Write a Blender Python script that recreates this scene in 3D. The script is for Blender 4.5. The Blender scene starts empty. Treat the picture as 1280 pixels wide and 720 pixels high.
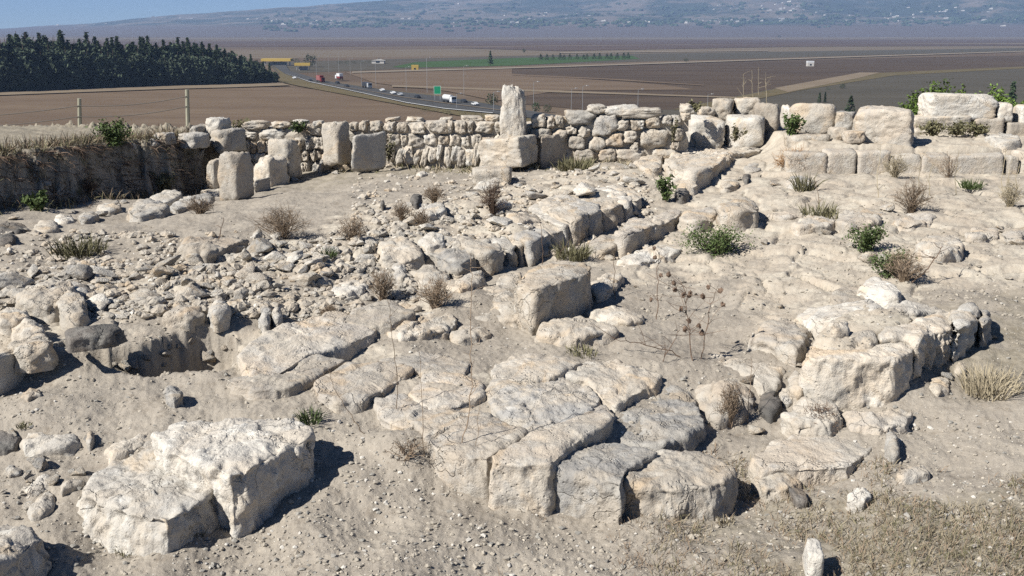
import bpy, bmesh, math, random
import numpy as np
from mathutils import Vector, Matrix

# ------------------------------------------------------------------ camera / sky / sun / exposure
S = bpy.context.scene
COL = S.collection
F_PX = 1283.0                      # focal length in pixels of the 1280 px wide frame
PITCH = math.atan((360 - 38) / F_PX)
CAM_Z = 3.0
cam_d = bpy.data.cameras.new('camera')
cam = bpy.data.objects.new('camera', cam_d)
COL.objects.link(cam)
cam.location = (0, 0, CAM_Z)
cam.rotation_euler = (math.pi / 2 - PITCH, 0, 0)
cam_d.sensor_width = 36
cam_d.lens = 36 * F_PX / 1280
cam_d.clip_start = 0.1
cam_d.clip_end = 40000
S.camera = cam

SUN_EL = math.radians(41)
SUN_AZ = math.atan2(-0.85, -0.527)   # the sun stands behind the camera, to the left
w = bpy.data.worlds.new('World')
S.world = w
w.use_nodes = True
wn = w.node_tree
sky = wn.nodes.new('ShaderNodeTexSky')
sky.sky_type = 'NISHITA'
sky.sun_disc = False
sky.sun_elevation = SUN_EL
sky.sun_rotation = SUN_AZ
sky.altitude = 3500
sky.air_density = 0.8
sky.dust_density = 0.0
sky.ozone_density = 6.0
bg = wn.nodes['Background']
bg.inputs[1].default_value = 0.05
wn.links.new(sky.outputs[0], bg.inputs[0])

sun_d = bpy.data.lights.new('sun', 'SUN')
sun_d.energy = 5.0
sun_d.angle = math.radians(0.5)
sun_d.color = (1.0, 0.96, 0.89)
sun = bpy.data.objects.new('sun', sun_d)
COL.objects.link(sun)
sdir = Vector((0.85 * math.cos(SUN_EL), 0.527 * math.cos(SUN_EL), -math.sin(SUN_EL)))
sun.rotation_euler = sdir.to_track_quat('-Z', 'Y').to_euler()
sun.location = (-20, -15, 30)

S.view_settings.view_transform = 'Standard'
S.view_settings.look = 'None'
S.view_settings.exposure = 0.68
S.view_settings.gamma = 1
S.view_settings.use_curve_mapping = False
S.render.engine = 'CYCLES'
S.cycles.use_denoising = False
S.cycles.denoiser = 'OPENIMAGEDENOISE'
S.cycles.denoising_input_passes = 'RGB_ALBEDO_NORMAL'
S.cycles.max_bounces = 5
S.cycles.diffuse_bounces = 1
S.cycles.transparent_max_bounces = 4
S.cycles.volume_bounces = 0

RNG = np.random.default_rng(11)
random.seed(11)

# ------------------------------------------------------------------ numpy noise
_perm = np.random.default_rng(5).permutation(256)
_perm = np.concatenate([_perm, _perm, _perm])
_g = np.random.default_rng(6).normal(size=(256, 3))
_g /= np.linalg.norm(_g, axis=1)[:, None]


def pn(p):
    p = np.asarray(p, float)
    i = np.floor(p).astype(np.int64)
    f = p - i
    i &= 255
    u = f * f * f * (f * (f * 6 - 15) + 10)
    r = 0
    for dx in (0, 1):
        wx = u[:, 0] if dx else 1 - u[:, 0]
        for dy in (0, 1):
            wy = u[:, 1] if dy else 1 - u[:, 1]
            for dz in (0, 1):
                wz = u[:, 2] if dz else 1 - u[:, 2]
                h = _perm[_perm[_perm[(i[:, 0] + dx) & 255] + ((i[:, 1] + dy) & 255)] + ((i[:, 2] + dz) & 255)]
                gv = _g[h]
                d = gv[:, 0] * (f[:, 0] - dx) + gv[:, 1] * (f[:, 1] - dy) + gv[:, 2] * (f[:, 2] - dz)
                r = r + wx * wy * wz * d
    return r * 1.6


def fbm(p, octv=3, gain=0.5):
    p = np.asarray(p, float)
    a, r = 1.0, 0
    for k in range(octv):
        r = r + a * pn(p * (2.03 ** k) + 17.3 * k)
        a *= gain
    return r


def facet(P, size, seed=0):
    """piecewise planar chips: every jittered cell tilts its own way"""
    G = np.asarray(P) / size
    I = np.floor(G).astype(np.int64)
    best = np.full(len(G), 1e9)
    out = np.zeros(len(G))
    for dx in (-1, 0, 1):
        for dy in (-1, 0, 1):
            for dz in (-1, 0, 1):
                C = I + (dx, dy, dz)
                h = _perm[(_perm[(_perm[(C[:, 0] + seed) & 255] + C[:, 1]) & 255] + C[:, 2]) & 255]
                J = np.stack([_perm[h], _perm[(h + 57) & 255], _perm[(h + 131) & 255]], 1) / 255.0
                D = G - (C + J)
                d = (D * D).sum(1)
                v = (D * _g[_perm[(h + 201) & 255]]).sum(1) + .35 * (_perm[(h + 99) & 255] / 127.5 - 1)
                m = d < best
                best = np.where(m, d, best)
                out = np.where(m, v, out)
    return out


def sstep(x):
    x = np.clip(x, 0, 1)
    return x * x * (3 - 2 * x)


# ------------------------------------------------------------------ pixels of the photograph -> the place
CP, SP = math.cos(PITCH), math.sin(PITCH)


def ray(px, py):
    a = (px - 640) / F_PX
    b = (360 - py) / F_PX
    return a, CP + b * SP, -SP + b * CP     # direction (x, y, z)


def PD(px, py, Y):
    x, y, z = ray(px, py)
    t = Y / y
    return np.array((x * t, Y, CAM_Z + z * t))


def WZ(px, py, z):
    x, y, dz = ray(px, py)
    t = (z - CAM_Z) / dz
    return np.array((x * t, y * t, z))


def to_px(P):
    x, y, z = P[0], P[1], P[2] - CAM_Z
    dep = y * CP - z * SP
    up = y * SP + z * CP
    return 640 + F_PX * x / dep, 360 - F_PX * up / dep


ZO = dict(A=(0, 0), B=(320, 0), C=(640, 0), D=(850, 0), E=(0, 200), F=(320, 200), G=(640, 200), H=(850, 200),
          I=(0, 340), J=(320, 340), K=(640, 340), L=(850, 340), M=(0, 478), N=(320, 478), O=(640, 478), P=(850, 478),
          a=(0, 130), b=(230, 130), c=(460, 130), d=(680, 120), e=(840, 110), f=(1040, 90), g=(320, 50), h=(0, 510), _=(0, 0))
ZS = {k: 2.9744 for k in 'ABCDEFGHIJKLMNOP'}
ZS.update({k: 5.3333 for k in 'abcdef'})
ZS.update(g=4.0, h=3.429, _=1.0)


def q(tag, pts):
    ox, oy = ZO[tag]
    s = ZS[tag]
    return [(ox + a / s, oy + b / s) for a, b in pts]


# ------------------------------------------------------------------ materials
def new_mat(name):
    m = bpy.data.materials.new(name)
    m.use_nodes = True
    nt = m.node_tree
    nt.nodes.clear()
    out = nt.nodes.new('ShaderNodeOutputMaterial')
    b = nt.nodes.new('ShaderNodeBsdfPrincipled')
    b.inputs['Roughness'].default_value = 0.92
    b.inputs['Specular IOR Level'].default_value = 0.15
    nt.links.new(b.outputs[0], out.inputs[0])
    return m, nt, b


class NT:
    def __init__(s, nt):
        s.nt = nt

    def n(s, t, **kw):
        o = s.nt.nodes.new(t)
        for k, v in kw.items():
            setattr(o, k, v)
        return o

    def put(s, sock, v):
        if isinstance(v, bpy.types.NodeSocket):
            s.nt.links.new(v, sock)
        elif isinstance(v, (tuple, list)) and len(v) == 3 and sock.type == 'RGBA':
            sock.default_value = (*v, 1)
        else:
            sock.default_value = v

    def noise(s, vec, scale, detail=4, rough=0.6, dist=0.0):
        o = s.n('ShaderNodeTexNoise')
        s.put(o.inputs['Vector'], vec)
        o.inputs['Scale'].default_value = scale
        o.inputs['Detail'].default_value = detail
        o.inputs['Roughness'].default_value = rough
        o.inputs['Distortion'].default_value = dist
        return o.outputs['Fac']

    def ramp(s, f, lo, hi):
        o = s.n('ShaderNodeMapRange')
        o.interpolation_type = 'SMOOTHSTEP'
        s.put(o.inputs[0], f)
        o.inputs[1].default_value = lo
        o.inputs[2].default_value = hi
        return o.outputs[0]

    def mix(s, f, a, b, mode='MIX'):
        o = s.n('ShaderNodeMix', data_type='RGBA', blend_type=mode)
        s.put(o.inputs[0], f)
        s.put(o.inputs[6], a)
        s.put(o.inputs[7], b)
        return o.outputs[2]

    def math(s, op, a, b=0.0):
        o = s.n('ShaderNodeMath', operation=op)
        s.put(o.inputs[0], a)
        s.put(o.inputs[1], b)
        return o.outputs[0]

    def bump(s, h, dist, strength=1.0, nrm=None):
        o = s.n('ShaderNodeBump')
        o.inputs['Distance'].default_value = dist
        o.inputs['Strength'].default_value = strength
        s.put(o.inputs['Height'], h)
        if nrm is not None:
            s.nt.links.new(nrm, o.inputs['Normal'])
        return o.outputs[0]


def stone_mat(name, base, warm, pale, patina, pat_amt=0.5):
    m, nt, b = new_mat(name)
    t = NT(nt)
    tc = t.n('ShaderNodeTexCoord')
    oi = t.n('ShaderNodeObjectInfo')
    add = t.n('ShaderNodeVectorMath', operation='ADD')
    comb = t.n('ShaderNodeCombineXYZ')
    r50 = t.math('MULTIPLY', oi.outputs['Random'], 80.0)
    nt.links.new(r50, comb.inputs[0])
    nt.links.new(r50, comb.inputs[1])
    nt.links.new(tc.outputs['Object'], add.inputs[0])
    nt.links.new(comb.outputs[0], add.inputs[1])
    v = add.outputs[0]
    c = t.mix(t.ramp(t.noise(v, 2.2, 6, 0.62, 0.4), 0.38, 0.62), base, warm)
    c = t.mix(t.math('MULTIPLY', t.ramp(t.noise(v, 5.0, 7, 0.68), 0.50, 0.66), 0.75), c, pale)
    sep = t.n('ShaderNodeSeparateColor')
    nt.links.new(t.noise(v, 1.3, 8, 0.7, 0.6), sep.inputs[0])
    c = t.mix(t.math('MULTIPLY', t.ramp(t.noise(v, 2.1, 9, 0.74, 0.8), 0.47, 0.58), min(1, pat_amt * 1.0)), c, patina)
    c = t.mix(t.math('MULTIPLY', t.ramp(t.noise(v, 1.5, 5, .6, 1.0), .54, .66), .6), c, tuple(a_ * b_ for a_, b_ in zip(warm, (1.08, .96, .80))))
    # small dark lichen specks and pits
    c = t.mix(t.math('MULTIPLY', t.ramp(t.noise(v, 24, 6, 0.72), 0.58, 0.74), 0.28), c, tuple(x * 0.45 for x in patina))
    c = t.mix(t.math('MULTIPLY', t.ramp(t.noise(v, 90, 2, 0.6), 0.45, 0.75), 0.16), c, tuple(x * 0.6 for x in base))
    hsv = t.n('ShaderNodeHueSaturation')
    rv = t.n('ShaderNodeMapRange')
    nt.links.new(oi.outputs['Random'], rv.inputs[0])
    rv.inputs[3].default_value = 0.86
    rv.inputs[4].default_value = 1.10
    nt.links.new(rv.outputs[0], hsv.inputs['Value'])
    nt.links.new(c, hsv.inputs['Color'])
    nt.links.new(hsv.outputs[0], b.inputs['Base Color'])
    # fine cracks, grey lichen blots
    cr = t.n('ShaderNodeTexVoronoi', feature='DISTANCE_TO_EDGE')
    wv = t.n('ShaderNodeVectorMath', operation='ADD')
    nz_ = t.n('ShaderNodeTexNoise')
    nt.links.new(v, nz_.inputs['Vector'])
    nz_.inputs['Scale'].default_value = 3.0
    nz_.inputs['Detail'].default_value = 6
    nt.links.new(v, wv.inputs[0])
    nt.links.new(nz_.outputs['Color'], wv.inputs[1])
    nt.links.new(wv.outputs[0], cr.inputs['Vector'])
    cr.inputs['Scale'].default_value = 1.5
    crack = t.math('MULTIPLY', t.ramp(cr.outputs['Distance'], .022, .0), t.ramp(t.noise(v, 1.1, 3, .5), .45, .58))
    h = t.math('ADD', t.noise(v, 9, 8, 0.68), t.math('MULTIPLY', t.noise(v, 45, 4, 0.7), 0.20))
    vo = t.n('ShaderNodeTexVoronoi')
    nt.links.new(v, vo.inputs['Vector'])
    vo.inputs['Scale'].default_value = 26
    pit = t.math('MULTIPLY', t.ramp(vo.outputs['Distance'], .32, .05), t.ramp(t.noise(v, 3.5, 4, .6), .48, .62))
    h = t.math('SUBTRACT', h, t.math('MULTIPLY', pit, .30))
    h = t.math('SUBTRACT', h, t.math('MULTIPLY', crack, .5))
    nt.links.new(t.bump(h, 0.042, 0.8), b.inputs['Normal'])
    return m


M = {}
M['cream'] = stone_mat('limestone_cream', (0.477, 0.433, 0.369), (0.482, 0.414, 0.330), (0.580, 0.548, 0.488), (0.346, 0.334, 0.306), .42)
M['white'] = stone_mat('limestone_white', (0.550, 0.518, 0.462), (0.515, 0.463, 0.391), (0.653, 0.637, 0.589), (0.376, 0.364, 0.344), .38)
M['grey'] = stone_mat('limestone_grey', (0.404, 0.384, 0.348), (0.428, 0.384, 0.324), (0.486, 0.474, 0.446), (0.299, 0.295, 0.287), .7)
M['tan'] = stone_mat('limestone_tan', (0.418, 0.374, 0.314), (0.423, 0.359, 0.287), (0.490, 0.458, 0.402), (0.322, 0.294, 0.258), .5)
M['pebble'] = stone_mat('pebble_soil', (.40, .36, .30), (.42, .36, .29), (.50, .47, .41), (.33, .30, .26), .4)
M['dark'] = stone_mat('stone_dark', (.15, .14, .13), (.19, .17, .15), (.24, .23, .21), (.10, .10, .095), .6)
M['slab'] = stone_mat('limestone_slab', (0.438, 0.398, 0.338), (0.454, 0.394, 0.322), (0.540, 0.508, 0.452), (0.355, 0.339, 0.315), .5)


def ground_mat():
    m, nt, b = new_mat('ground_soil')
    t = NT(nt)
    tc = t.n('ShaderNodeTexCoord')
    v = tc.outputs['Object']
    at = t.n('ShaderNodeAttribute', attribute_name='rock')
    rock = at.outputs['Fac']
    ag = t.n('ShaderNodeAttribute', attribute_name='grass')
    n1 = t.noise(v, 0.9, 8, 0.66, 0.3)
    n2 = t.noise(v, 7, 8, 0.7)
    n3 = t.noise(v, 40, 5, 0.7)
    dirt = t.mix(t.ramp(n1, .35, .65), (.29, .257, .215), (.35, .313, .262))
    dirt = t.mix(t.math('MULTIPLY', t.ramp(n2, .52, .68), .6), dirt, (.42, .375, .31))
    dirt = t.mix(t.math('MULTIPLY', t.ramp(n2, .47, .33), .55), dirt, (.215, .18, .14))
    dirt = t.mix(t.math('MULTIPLY', t.ramp(n3, .56, .68), .55), dirt, (.47, .435, .375))
    dirt = t.mix(t.math('MULTIPLY', t.ramp(n3, .44, .30), .5), dirt, (.17, .14, .11))
    rk = t.mix(t.ramp(t.noise(v, 1.6, 8, .68, .5), .38, .62), (.415, .36, .29), (.48, .435, .36))
    rk = t.mix(t.math('MULTIPLY', t.ramp(t.noise(v, 4.2, 8, .7, .5), .5, .65), .65), rk, (.36, .31, .25))
    rk = t.mix(t.math('MULTIPLY', t.ramp(n3, .57, .7), .5), rk, (.58, .54, .47))
    rk = t.mix(t.math('MULTIPLY', t.ramp(n3, .42, .3), .5), rk, (.25, .215, .17))
    k = t.math('ADD', rock, t.math('MULTIPLY', t.math('SUBTRACT', t.noise(v, 2.6, 7, .7), .5), 1.5))
    c = t.mix(t.ramp(k, .38, .62), dirt, rk)
    g = t.math('ADD', ag.outputs['Fac'], t.math('MULTIPLY', t.math('SUBTRACT', t.noise(v, 3.0, 7, .7), .5), 1.2))
    gc = t.mix(t.ramp(t.noise(v, 14, 6, .7), .35, .65), (.20, .175, .13), (.29, .26, .205))
    c = t.mix(t.math('MULTIPLY', t.ramp(g, .4, .75), .8), c, gc)
    nt.links.new(c, b.inputs['Base Color'])
    h = t.math('ADD', t.math('MULTIPLY', n2, .6), t.math('MULTIPLY', n3, .4))
    nt.links.new(t.bump(h, 0.032, 0.75), b.inputs['Normal'])
    return m


def plain_mat(name, cols, scale, stretch, furrow=0.0, ang=0.0):
    m, nt, b = new_mat(name)
    t = NT(nt)
    tc = t.n('ShaderNodeTexCoord')
    mp = t.n('ShaderNodeMapping')
    mp.inputs['Scale'].default_value = (1, stretch, 1)
    mp.inputs['Rotation'].default_value = (0, 0, ang)
    nt.links.new(tc.outputs['Object'], mp.inputs[0])
    v = mp.outputs[0]
    c = t.mix(t.ramp(t.noise(v, scale, 6, .6, .3), .36, .64), cols[0], cols[1])
    c = t.mix(t.math('MULTIPLY', t.ramp(t.noise(v, scale * 5, 6, .7), .45, .7), .5), c, cols[2])
    if furrow:
        wv = t.n('ShaderNodeTexWave')
        wv.inputs['Scale'].default_value = furrow
        wv.inputs['Distortion'].default_value = 3
        wv.inputs['Detail'].default_value = 3
        wv.inputs['Detail Scale'].default_value = .6
        nt.links.new(v, wv.inputs['Vector'])
        c = t.mix(t.math('MULTIPLY', wv.outputs['Fac'], .25), c, tuple(x * .6 for x in cols[0]))
    nt.links.new(c, b.inputs['Base Color'])
    return m


def plain_col(name, col, rough=0.7, var=0.0, metal=0.0, scale=6.0):
    m, nt, b = new_mat(name)
    t = NT(nt)
    b.inputs['Roughness'].default_value = rough
    b.inputs['Metallic'].default_value = metal
    tc = t.n('ShaderNodeTexCoord')
    oi = t.n('ShaderNodeObjectInfo')
    n = t.noise(tc.outputs['Object'], scale, 4, .6)
    c = t.mix(n, tuple(x * (1 - var) for x in col), tuple(min(1, x * (1 + var)) for x in col))
    hsv = t.n('ShaderNodeHueSaturation')
    rv = t.n('ShaderNodeMapRange')
    nt.links.new(oi.outputs['Random'], rv.inputs[0])
    rv.inputs[3].default_value = 1 - var
    rv.inputs[4].default_value = 1 + var
    nt.links.new(rv.outputs[0], hsv.inputs['Value'])
    nt.links.new(c, hsv.inputs['Color'])
    nt.links.new(hsv.outputs[0], b.inputs['Base Color'])
    return m


M['ground'] = ground_mat()
M['plain'] = plain_mat('plain_soil', ((0.1028, 0.0729, 0.0493), (0.1392, 0.1046, 0.0712), (0.0829, 0.0603, 0.0438)), .0012, 7.0)
M['field_brown'] = plain_mat('field_brown', ((0.1295, 0.0916, 0.0613), (0.1672, 0.1229, 0.0829), (0.1003, 0.0737, 0.0504)), .012, 3.0, .22)
M['field_dark'] = plain_mat('field_dark', ((0.0660, 0.0475, 0.0339), (0.0937, 0.0684, 0.0472), (0.0563, 0.0410, 0.0303)), .008, 6.0, .12, .1)
M['field_grey'] = plain_mat('field_grey', ((0.0726, 0.0650, 0.0490), (0.0934, 0.0829, 0.0634), (0.0623, 0.0543, 0.0415)), .008, 5.0, .15, .2)
M['field_tan'] = plain_mat('field_tan', ((0.1802, 0.1405, 0.0969), (0.2162, 0.1730, 0.1211), (0.1442, 0.1117, 0.0761)), .02, 3.0)
M['field_pale'] = plain_mat('field_pale', ((0.1332, 0.1059, 0.0743), (0.1586, 0.1271, 0.0902), (0.1142, 0.0878, 0.0610)), .004, 8.0)
M['field_purple'] = plain_mat('field_purple', ((0.0773, 0.0540, 0.0427), (0.1046, 0.0738, 0.0582), (0.0658, 0.0466, 0.0376)), .002, 9.0)
M['field_green'] = plain_mat('field_green', ((0.0375, 0.0711, 0.0217), (0.0546, 0.0963, 0.0310), (0.0341, 0.0586, 0.0217)), .02, 3.0)
M['verge'] = plain_mat('verge_grass', ((0.1078, 0.0878, 0.0441), (0.1395, 0.1090, 0.0597), (0.0571, 0.0575, 0.0233)), .03, 2.0)
M['dirt_road'] = plain_mat('dirt_track', ((0.2232, 0.1860, 0.1426), (0.2604, 0.2232, 0.1736), (0.1860, 0.1550, 0.1178)), .03, 1.0)
M['asphalt'] = plain_mat('asphalt', ((0.0605, 0.0605, 0.0605), (0.0750, 0.0750, 0.0750), (0.0490, 0.0490, 0.0490)), .04, 1.0)
M['paint'] = plain_col('white_paint', (.75, .75, .73), .6, .05)
M['carwhite'] = plain_col('car_white', (.58, .59, .60), .35, .04)
M['cardark'] = plain_col('car_dark', (.035, .04, .05), .3, .2)
M['carsilver'] = plain_col('car_silver', (.45, .47, .49), .3, .1, .3)
M['red'] = plain_col('truck_red', (.20, .04, .04), .5, .15)
M['glass'] = plain_col('window_glass', (.03, .04, .05), .15, .1)
M['tyre'] = plain_col('tyre_rubber', (.02, .02, .02), .8, .1)
M['metal'] = plain_col('galvanised_metal', (.42, .43, .43), .5, .1, .5)
M['signgreen'] = plain_col('sign_green', (.015, .22, .11), .5, .05)
M['yellow'] = plain_col('yellow_panel', (.42, .30, .08), .5, .1)
M['house'] = plain_col('house_wall', (.50, .475, .44), .8, .15, 0, .3)
M['roof'] = plain_col('roof_tile', (.42, .24, .17), .8, .2, 0, .3)
M['pine'] = plain_col('pine_needles', (.040, .058, .028), .8, .35, 0, .4)
M['pine2'] = plain_col('blue_pine_needles', (.062, .082, .052), .8, .35, 0, .4)
M['bark'] = plain_col('bark', (.10, .075, .055), .9, .25)
M['leaf'] = plain_col('green_leaves', (.075, .105, .038), .7, .35, 0, 12)
M['leafbright'] = plain_col('bright_leaves', (.115, .175, .04), .7, .3, 0, 12)
M['leafolive'] = plain_col('olive_leaves', (.16, .15, .085), .8, .3, 0, 12)
M['straw'] = plain_col('dry_straw', (.31, .265, .185), .85, .25, 0, 9)
M['twig'] = plain_col('dry_twigs', (.23, .175, .125), .9, .3, 0, 9)
M['twigdark'] = plain_col('dead_twigs', (.135, .095, .07), .9, .3, 0, 9)
M['rust'] = plain_col('rust_straw', (.30, .18, .09), .9, .25, 0, 9)
M['gravel_a'] = plain_col('gravel_cream', (.40, .36, .30), .9, .2, 0, 3)
M['gravel_b'] = plain_col('gravel_grey', (.30, .285, .255), .9, .2, 0, 3)
M['gravel_c'] = plain_col('gravel_white', (.54, .51, .46), .9, .15, 0, 3)
M['wood'] = plain_col('grey_post', (.36, .35, .27), .85, .15, 0, 9)
M['wire'] = plain_col('fence_wire', (.12, .11, .10), .6, .1)


# ------------------------------------------------------------------ object helpers
def mesh_obj(name, V, Fq, mat, parent=None, loc=None, smooth=True):
    """V (n,3) array, Fq list/array of quads or tris (same length rows)"""
    V = np.asarray(V, np.float32)
    me = bpy.data.meshes.new(name)
    if isinstance(Fq, list) and len(Fq) and len({len(f) for f in Fq}) > 1:
        me.from_pydata([tuple(map(float, v)) for v in V], [], [tuple(map(int, f)) for f in Fq])
    else:
        Fa = np.asarray(Fq, np.int32)
        k = Fa.shape[1]
        me.vertices.add(len(V))
        me.vertices.foreach_set('co', V.ravel())
        me.loops.add(Fa.size)
        me.loops.foreach_set('vertex_index', Fa.ravel())
        me.polygons.add(len(Fa))
        me.polygons.foreach_set('loop_start', np.arange(0, Fa.size, k, dtype=np.int32))
        me.polygons.foreach_set('loop_total', np.full(len(Fa), k, np.int32))
    me.update(calc_edges=True)
    me.polygons.foreach_set('use_smooth', np.full(len(me.polygons), smooth, bool))
    me.materials.append(M[mat] if isinstance(mat, str) else mat)
    o = bpy.data.objects.new(name, me)
    COL.objects.link(o)
    if loc is not None:
        o.location = [float(x) for x in loc]
    if parent is not None:
        o.parent = parent
    return o


def tag(o, label=None, cat=None, group=None, kind=None):
    if label: o['label'] = label
    if cat: o['category'] = cat
    if group: o['group'] = group
    if kind: o['kind'] = kind
    return o


def empty(name, loc, rz=0.0):
    o = bpy.data.objects.new(name, None)
    o.empty_display_size = .2
    COL.objects.link(o)
    o.location = [float(x) for x in loc]
    o.rotation_euler = (0, 0, rz)
    return o


def copy_tree(o, parent=None):
    c = o.copy()
    COL.objects.link(c)
    if parent is not None:
        c.parent = parent
    for ch in list(o.children):
        copy_tree(ch, c)
    return c


def vnormals(V, Fa):
    Fa = np.asarray(Fa)
    a, b, c = V[Fa[:, 0]], V[Fa[:, 1]], V[Fa[:, -1]]
    if Fa.shape[1] == 4:
        n = np.cross(V[Fa[:, 2]] - a, V[Fa[:, 3]] - b)
    else:
        n = np.cross(b - a, V[Fa[:, 2]] - a)
    N = np.zeros_like(V)
    for k in range(Fa.shape[1]):
        np.add.at(N, Fa[:, k], n)
    return N / (np.linalg.norm(N, axis=1)[:, None] + 1e-12)


# ------------------------------------------------------------------ terrain heights: (px, py, z, rock 0..1)
CTRL = [
    # foreground soil
    (-250, 730, .05, 0), (0, 720, .0, 0), (150, 700, .02, 0), (300, 720, -.02, 0), (640, 720, 0, 0), (850, 715, 0, 0), (1000, 720, .04, 0),
    (1280, 720, .1, 0), (1500, 720, .15, 0), (300, 660, .03, 0), (450, 660, .02, 0),
    (40, 640, .16, .1), (0, 600, .22, .1), (-200, 600, .3, 0), (90, 590, .22, .1), (400, 612, .12, 0), (440, 580, .2, 0), (480, 600, .14, 0), (500, 548, .30, .1),
    (330, 500, .36, 0), (200, 490, .36, 0), (60, 500, .38, 0), (-200, 500, .45, 0), (150, 545, .30, .1), (300, 560, .25, 0),
    # foot of the paving front
    (560, 618, .08, 0), (620, 642, .02, 0), (700, 655, 0, 0), (800, 662, -.02, 0), (880, 665, -.03, 0), (930, 645, -.05, 0), (960, 660, -.02, 0),
    # under and behind the paving
    (600, 560, .25, .4), (700, 520, .265, .4), (800, 505, .265, .4), (650, 450, .30, .5), (560, 480, .32, .5), (450, 455, .34, .5), (360, 478, .35, .4),
    (700, 440, .32, 0), (770, 430, .32, 0), (850, 425, .31, .1), (820, 395, .33, .1), (890, 380, .34, .1), (600, 420, .34, .3), (640, 430, .33, 0),
    (400, 420, .40, .5), (500, 385, .44, .5), (330, 400, .5, .4), (420, 378, .5, .4), (310, 440, .42, .5), (540, 360, .5, .5),
    # rubble plateau at left
    (0, 420, .56, .5), (60, 425, .57, .5), (150, 400, .60, .5), (230, 390, .60, .5), (300, 385, .58, .4), (100, 370, .62, .6), (200, 355, .63, .6),
    (300, 345, .63, .6), (380, 330, .63, .6), (0, 350, .62, .5), (-250, 400, .6, .4), (-250, 330, .62, .2), (420, 305, .66, .6), (480, 280, .68, .6),
    (520, 255, .66, .7), (600, 255, .70, .8), (700, 232, .70, .8), (760, 215, .70, .8), (560, 300, .68, .8), (640, 280, .72, .8), (740, 240, .74, .8),
    # soil path
    (0, 305, .56, 0), (150, 300, .58, 0), (300, 270, .58, 0), (450, 245, .58, .1), (520, 222, .54, .1), (600, 228, .56, .4), (240, 300, .6, 0), (380, 250, .56, 0),
    (0, 262, .56, 0), (90, 255, .42, 0), (170, 246, .22, 0), (230, 240, .1, 0), (280, 246, .1, .1), (200, 262, .42, .2), (330, 240, .3, .1), (380, 225, .32, 0), (430, 214, .42, 0),
    # foot of the rear wall
    (480, 211, .45, .1), (540, 210, .46, .1), (600, 212, .48, .1), (660, 210, .55, .2), (720, 205, .6, .3), (780, 200, .64, .5),
    # right of the central wall
    (600, 352, .36, .3), (650, 334, .36, .3), (710, 313, .38, .4), (745, 296, .40, .5), (775, 282, .43, .5), (800, 262, .48, .5), (860, 240, .54, .6), (920, 218, .60, .6),
    (790, 320, .42, .6), (900, 330, .45, .6), (1000, 345, .48, .7), (1000, 300, .54, .7), (900, 275, .55, .6), (1100, 330, .53, .7), (1200, 340, .52, .6), (1280, 330, .54, .6),
    (1450, 330, .5, .5), (760, 370, .36, .3), (850, 350, .4, .5), (950, 370, .42, .7), (1000, 395, .46, .8), (1100, 400, .5, .7), (1200, 372, .48, .4),
    (1255, 400, .42, .2), (1280, 430, .35, 0), (1280, 480, .27, 0), (1450, 480, .25, 0), (1215, 500, .20, .1), (1150, 560, .10, .1), (1280, 560, .17, 0), (1280, 640, .13, 0), (1450, 620, .15, 0),
    (1120, 610, .06, 0), (1030, 650, .0, 0), (1180, 680, .07, 0),
    (1000, 240, .62, .7), (1100, 245, .64, .7), (1200, 245, .66, .6), (1280, 245, .66, .6), (1450, 245, .66, .5), (960, 215, .64, .6),
    (1020, 219, .68, .5), (1150, 219, .68, .5), (1275, 219, .68, .5), (1450, 219, .7, .5),
    # terrace behind
    (1030, 178, 1.10, .7), (1150, 178, 1.12, .7), (1275, 178, 1.12, .7), (1450, 178, 1.1, .6),
    # below the right platform and its gap
    (1060, 450, .32, .3), (1100, 470, .3, .3), (1040, 500, .16, .3), (960, 515, .12, .2), (1000, 560, .05, .3), (1080, 535, .12, .3), (930, 600, -.04, .2), (1000, 610, -.02, .3),
    (960, 450, .3, .3), (900, 440, .3, .2), (930, 550, .04, .2),
]
_cw = np.array([[*WZ(a, b, z)[:2], z, r] for a, b, z, r in CTRL])
_cq = np.stack([_cw[:, 0] / _cw[:, 1], np.log(_cw[:, 1])], 1)

GRASS = [(1100, 640, .9), (1010, 620, .6), (1200, 660, .9), (1280, 600, .7), (1000, 690, .6), (900, 690, .35), (760, 690, .25), (1240, 460, .7), (600, 690, .05),
         (1150, 720, .8), (300, 660, 0), (460, 640, 0), (500, 560, 0), (1200, 540, .1), (1150, 520, .0), (940, 660, .5), (100, 700, 0), (640, 480, 0), (850, 400, .1),
         (500, 205, .8), (600, 207, .7), (430, 210, .6), (720, 205, .7), (90, 305, .35), (1000, 300, 0), (300, 300, .05), (60, 250, .3), (1200, 235, .3), (1100, 235, .2), (700, 260, .0),
         (200, 400, 0), (0, 500, 0)]
_gw = np.array([[*WZ(a, b, .3)[:2], g] for a, b, g in GRASS])
_gq = np.stack([_gw[:, 0] / _gw[:, 1], np.log(_gw[:, 1])], 1)

BANK_A = WZ(-40, 262, .62)[:2]
BANK_B = WZ(262, 238, .05)[:2]
PIT = np.array([WZ(*q('I', [(x, y)])[0], z)[:2] for x, y, z in [(120, 300, .56), (235, 262, .57), (400, 258, .58), (520, 246, .58), (600, 222, .58), (660, 204, .58), (780, 188, .58), (875, 200, .56), (895, 300, .46), (800, 380, .37), (620, 378, .36), (540, 400, .36), (420, 388, .36), (290, 368, .36), (170, 372, .36), (60, 395, .38)]])


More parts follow.
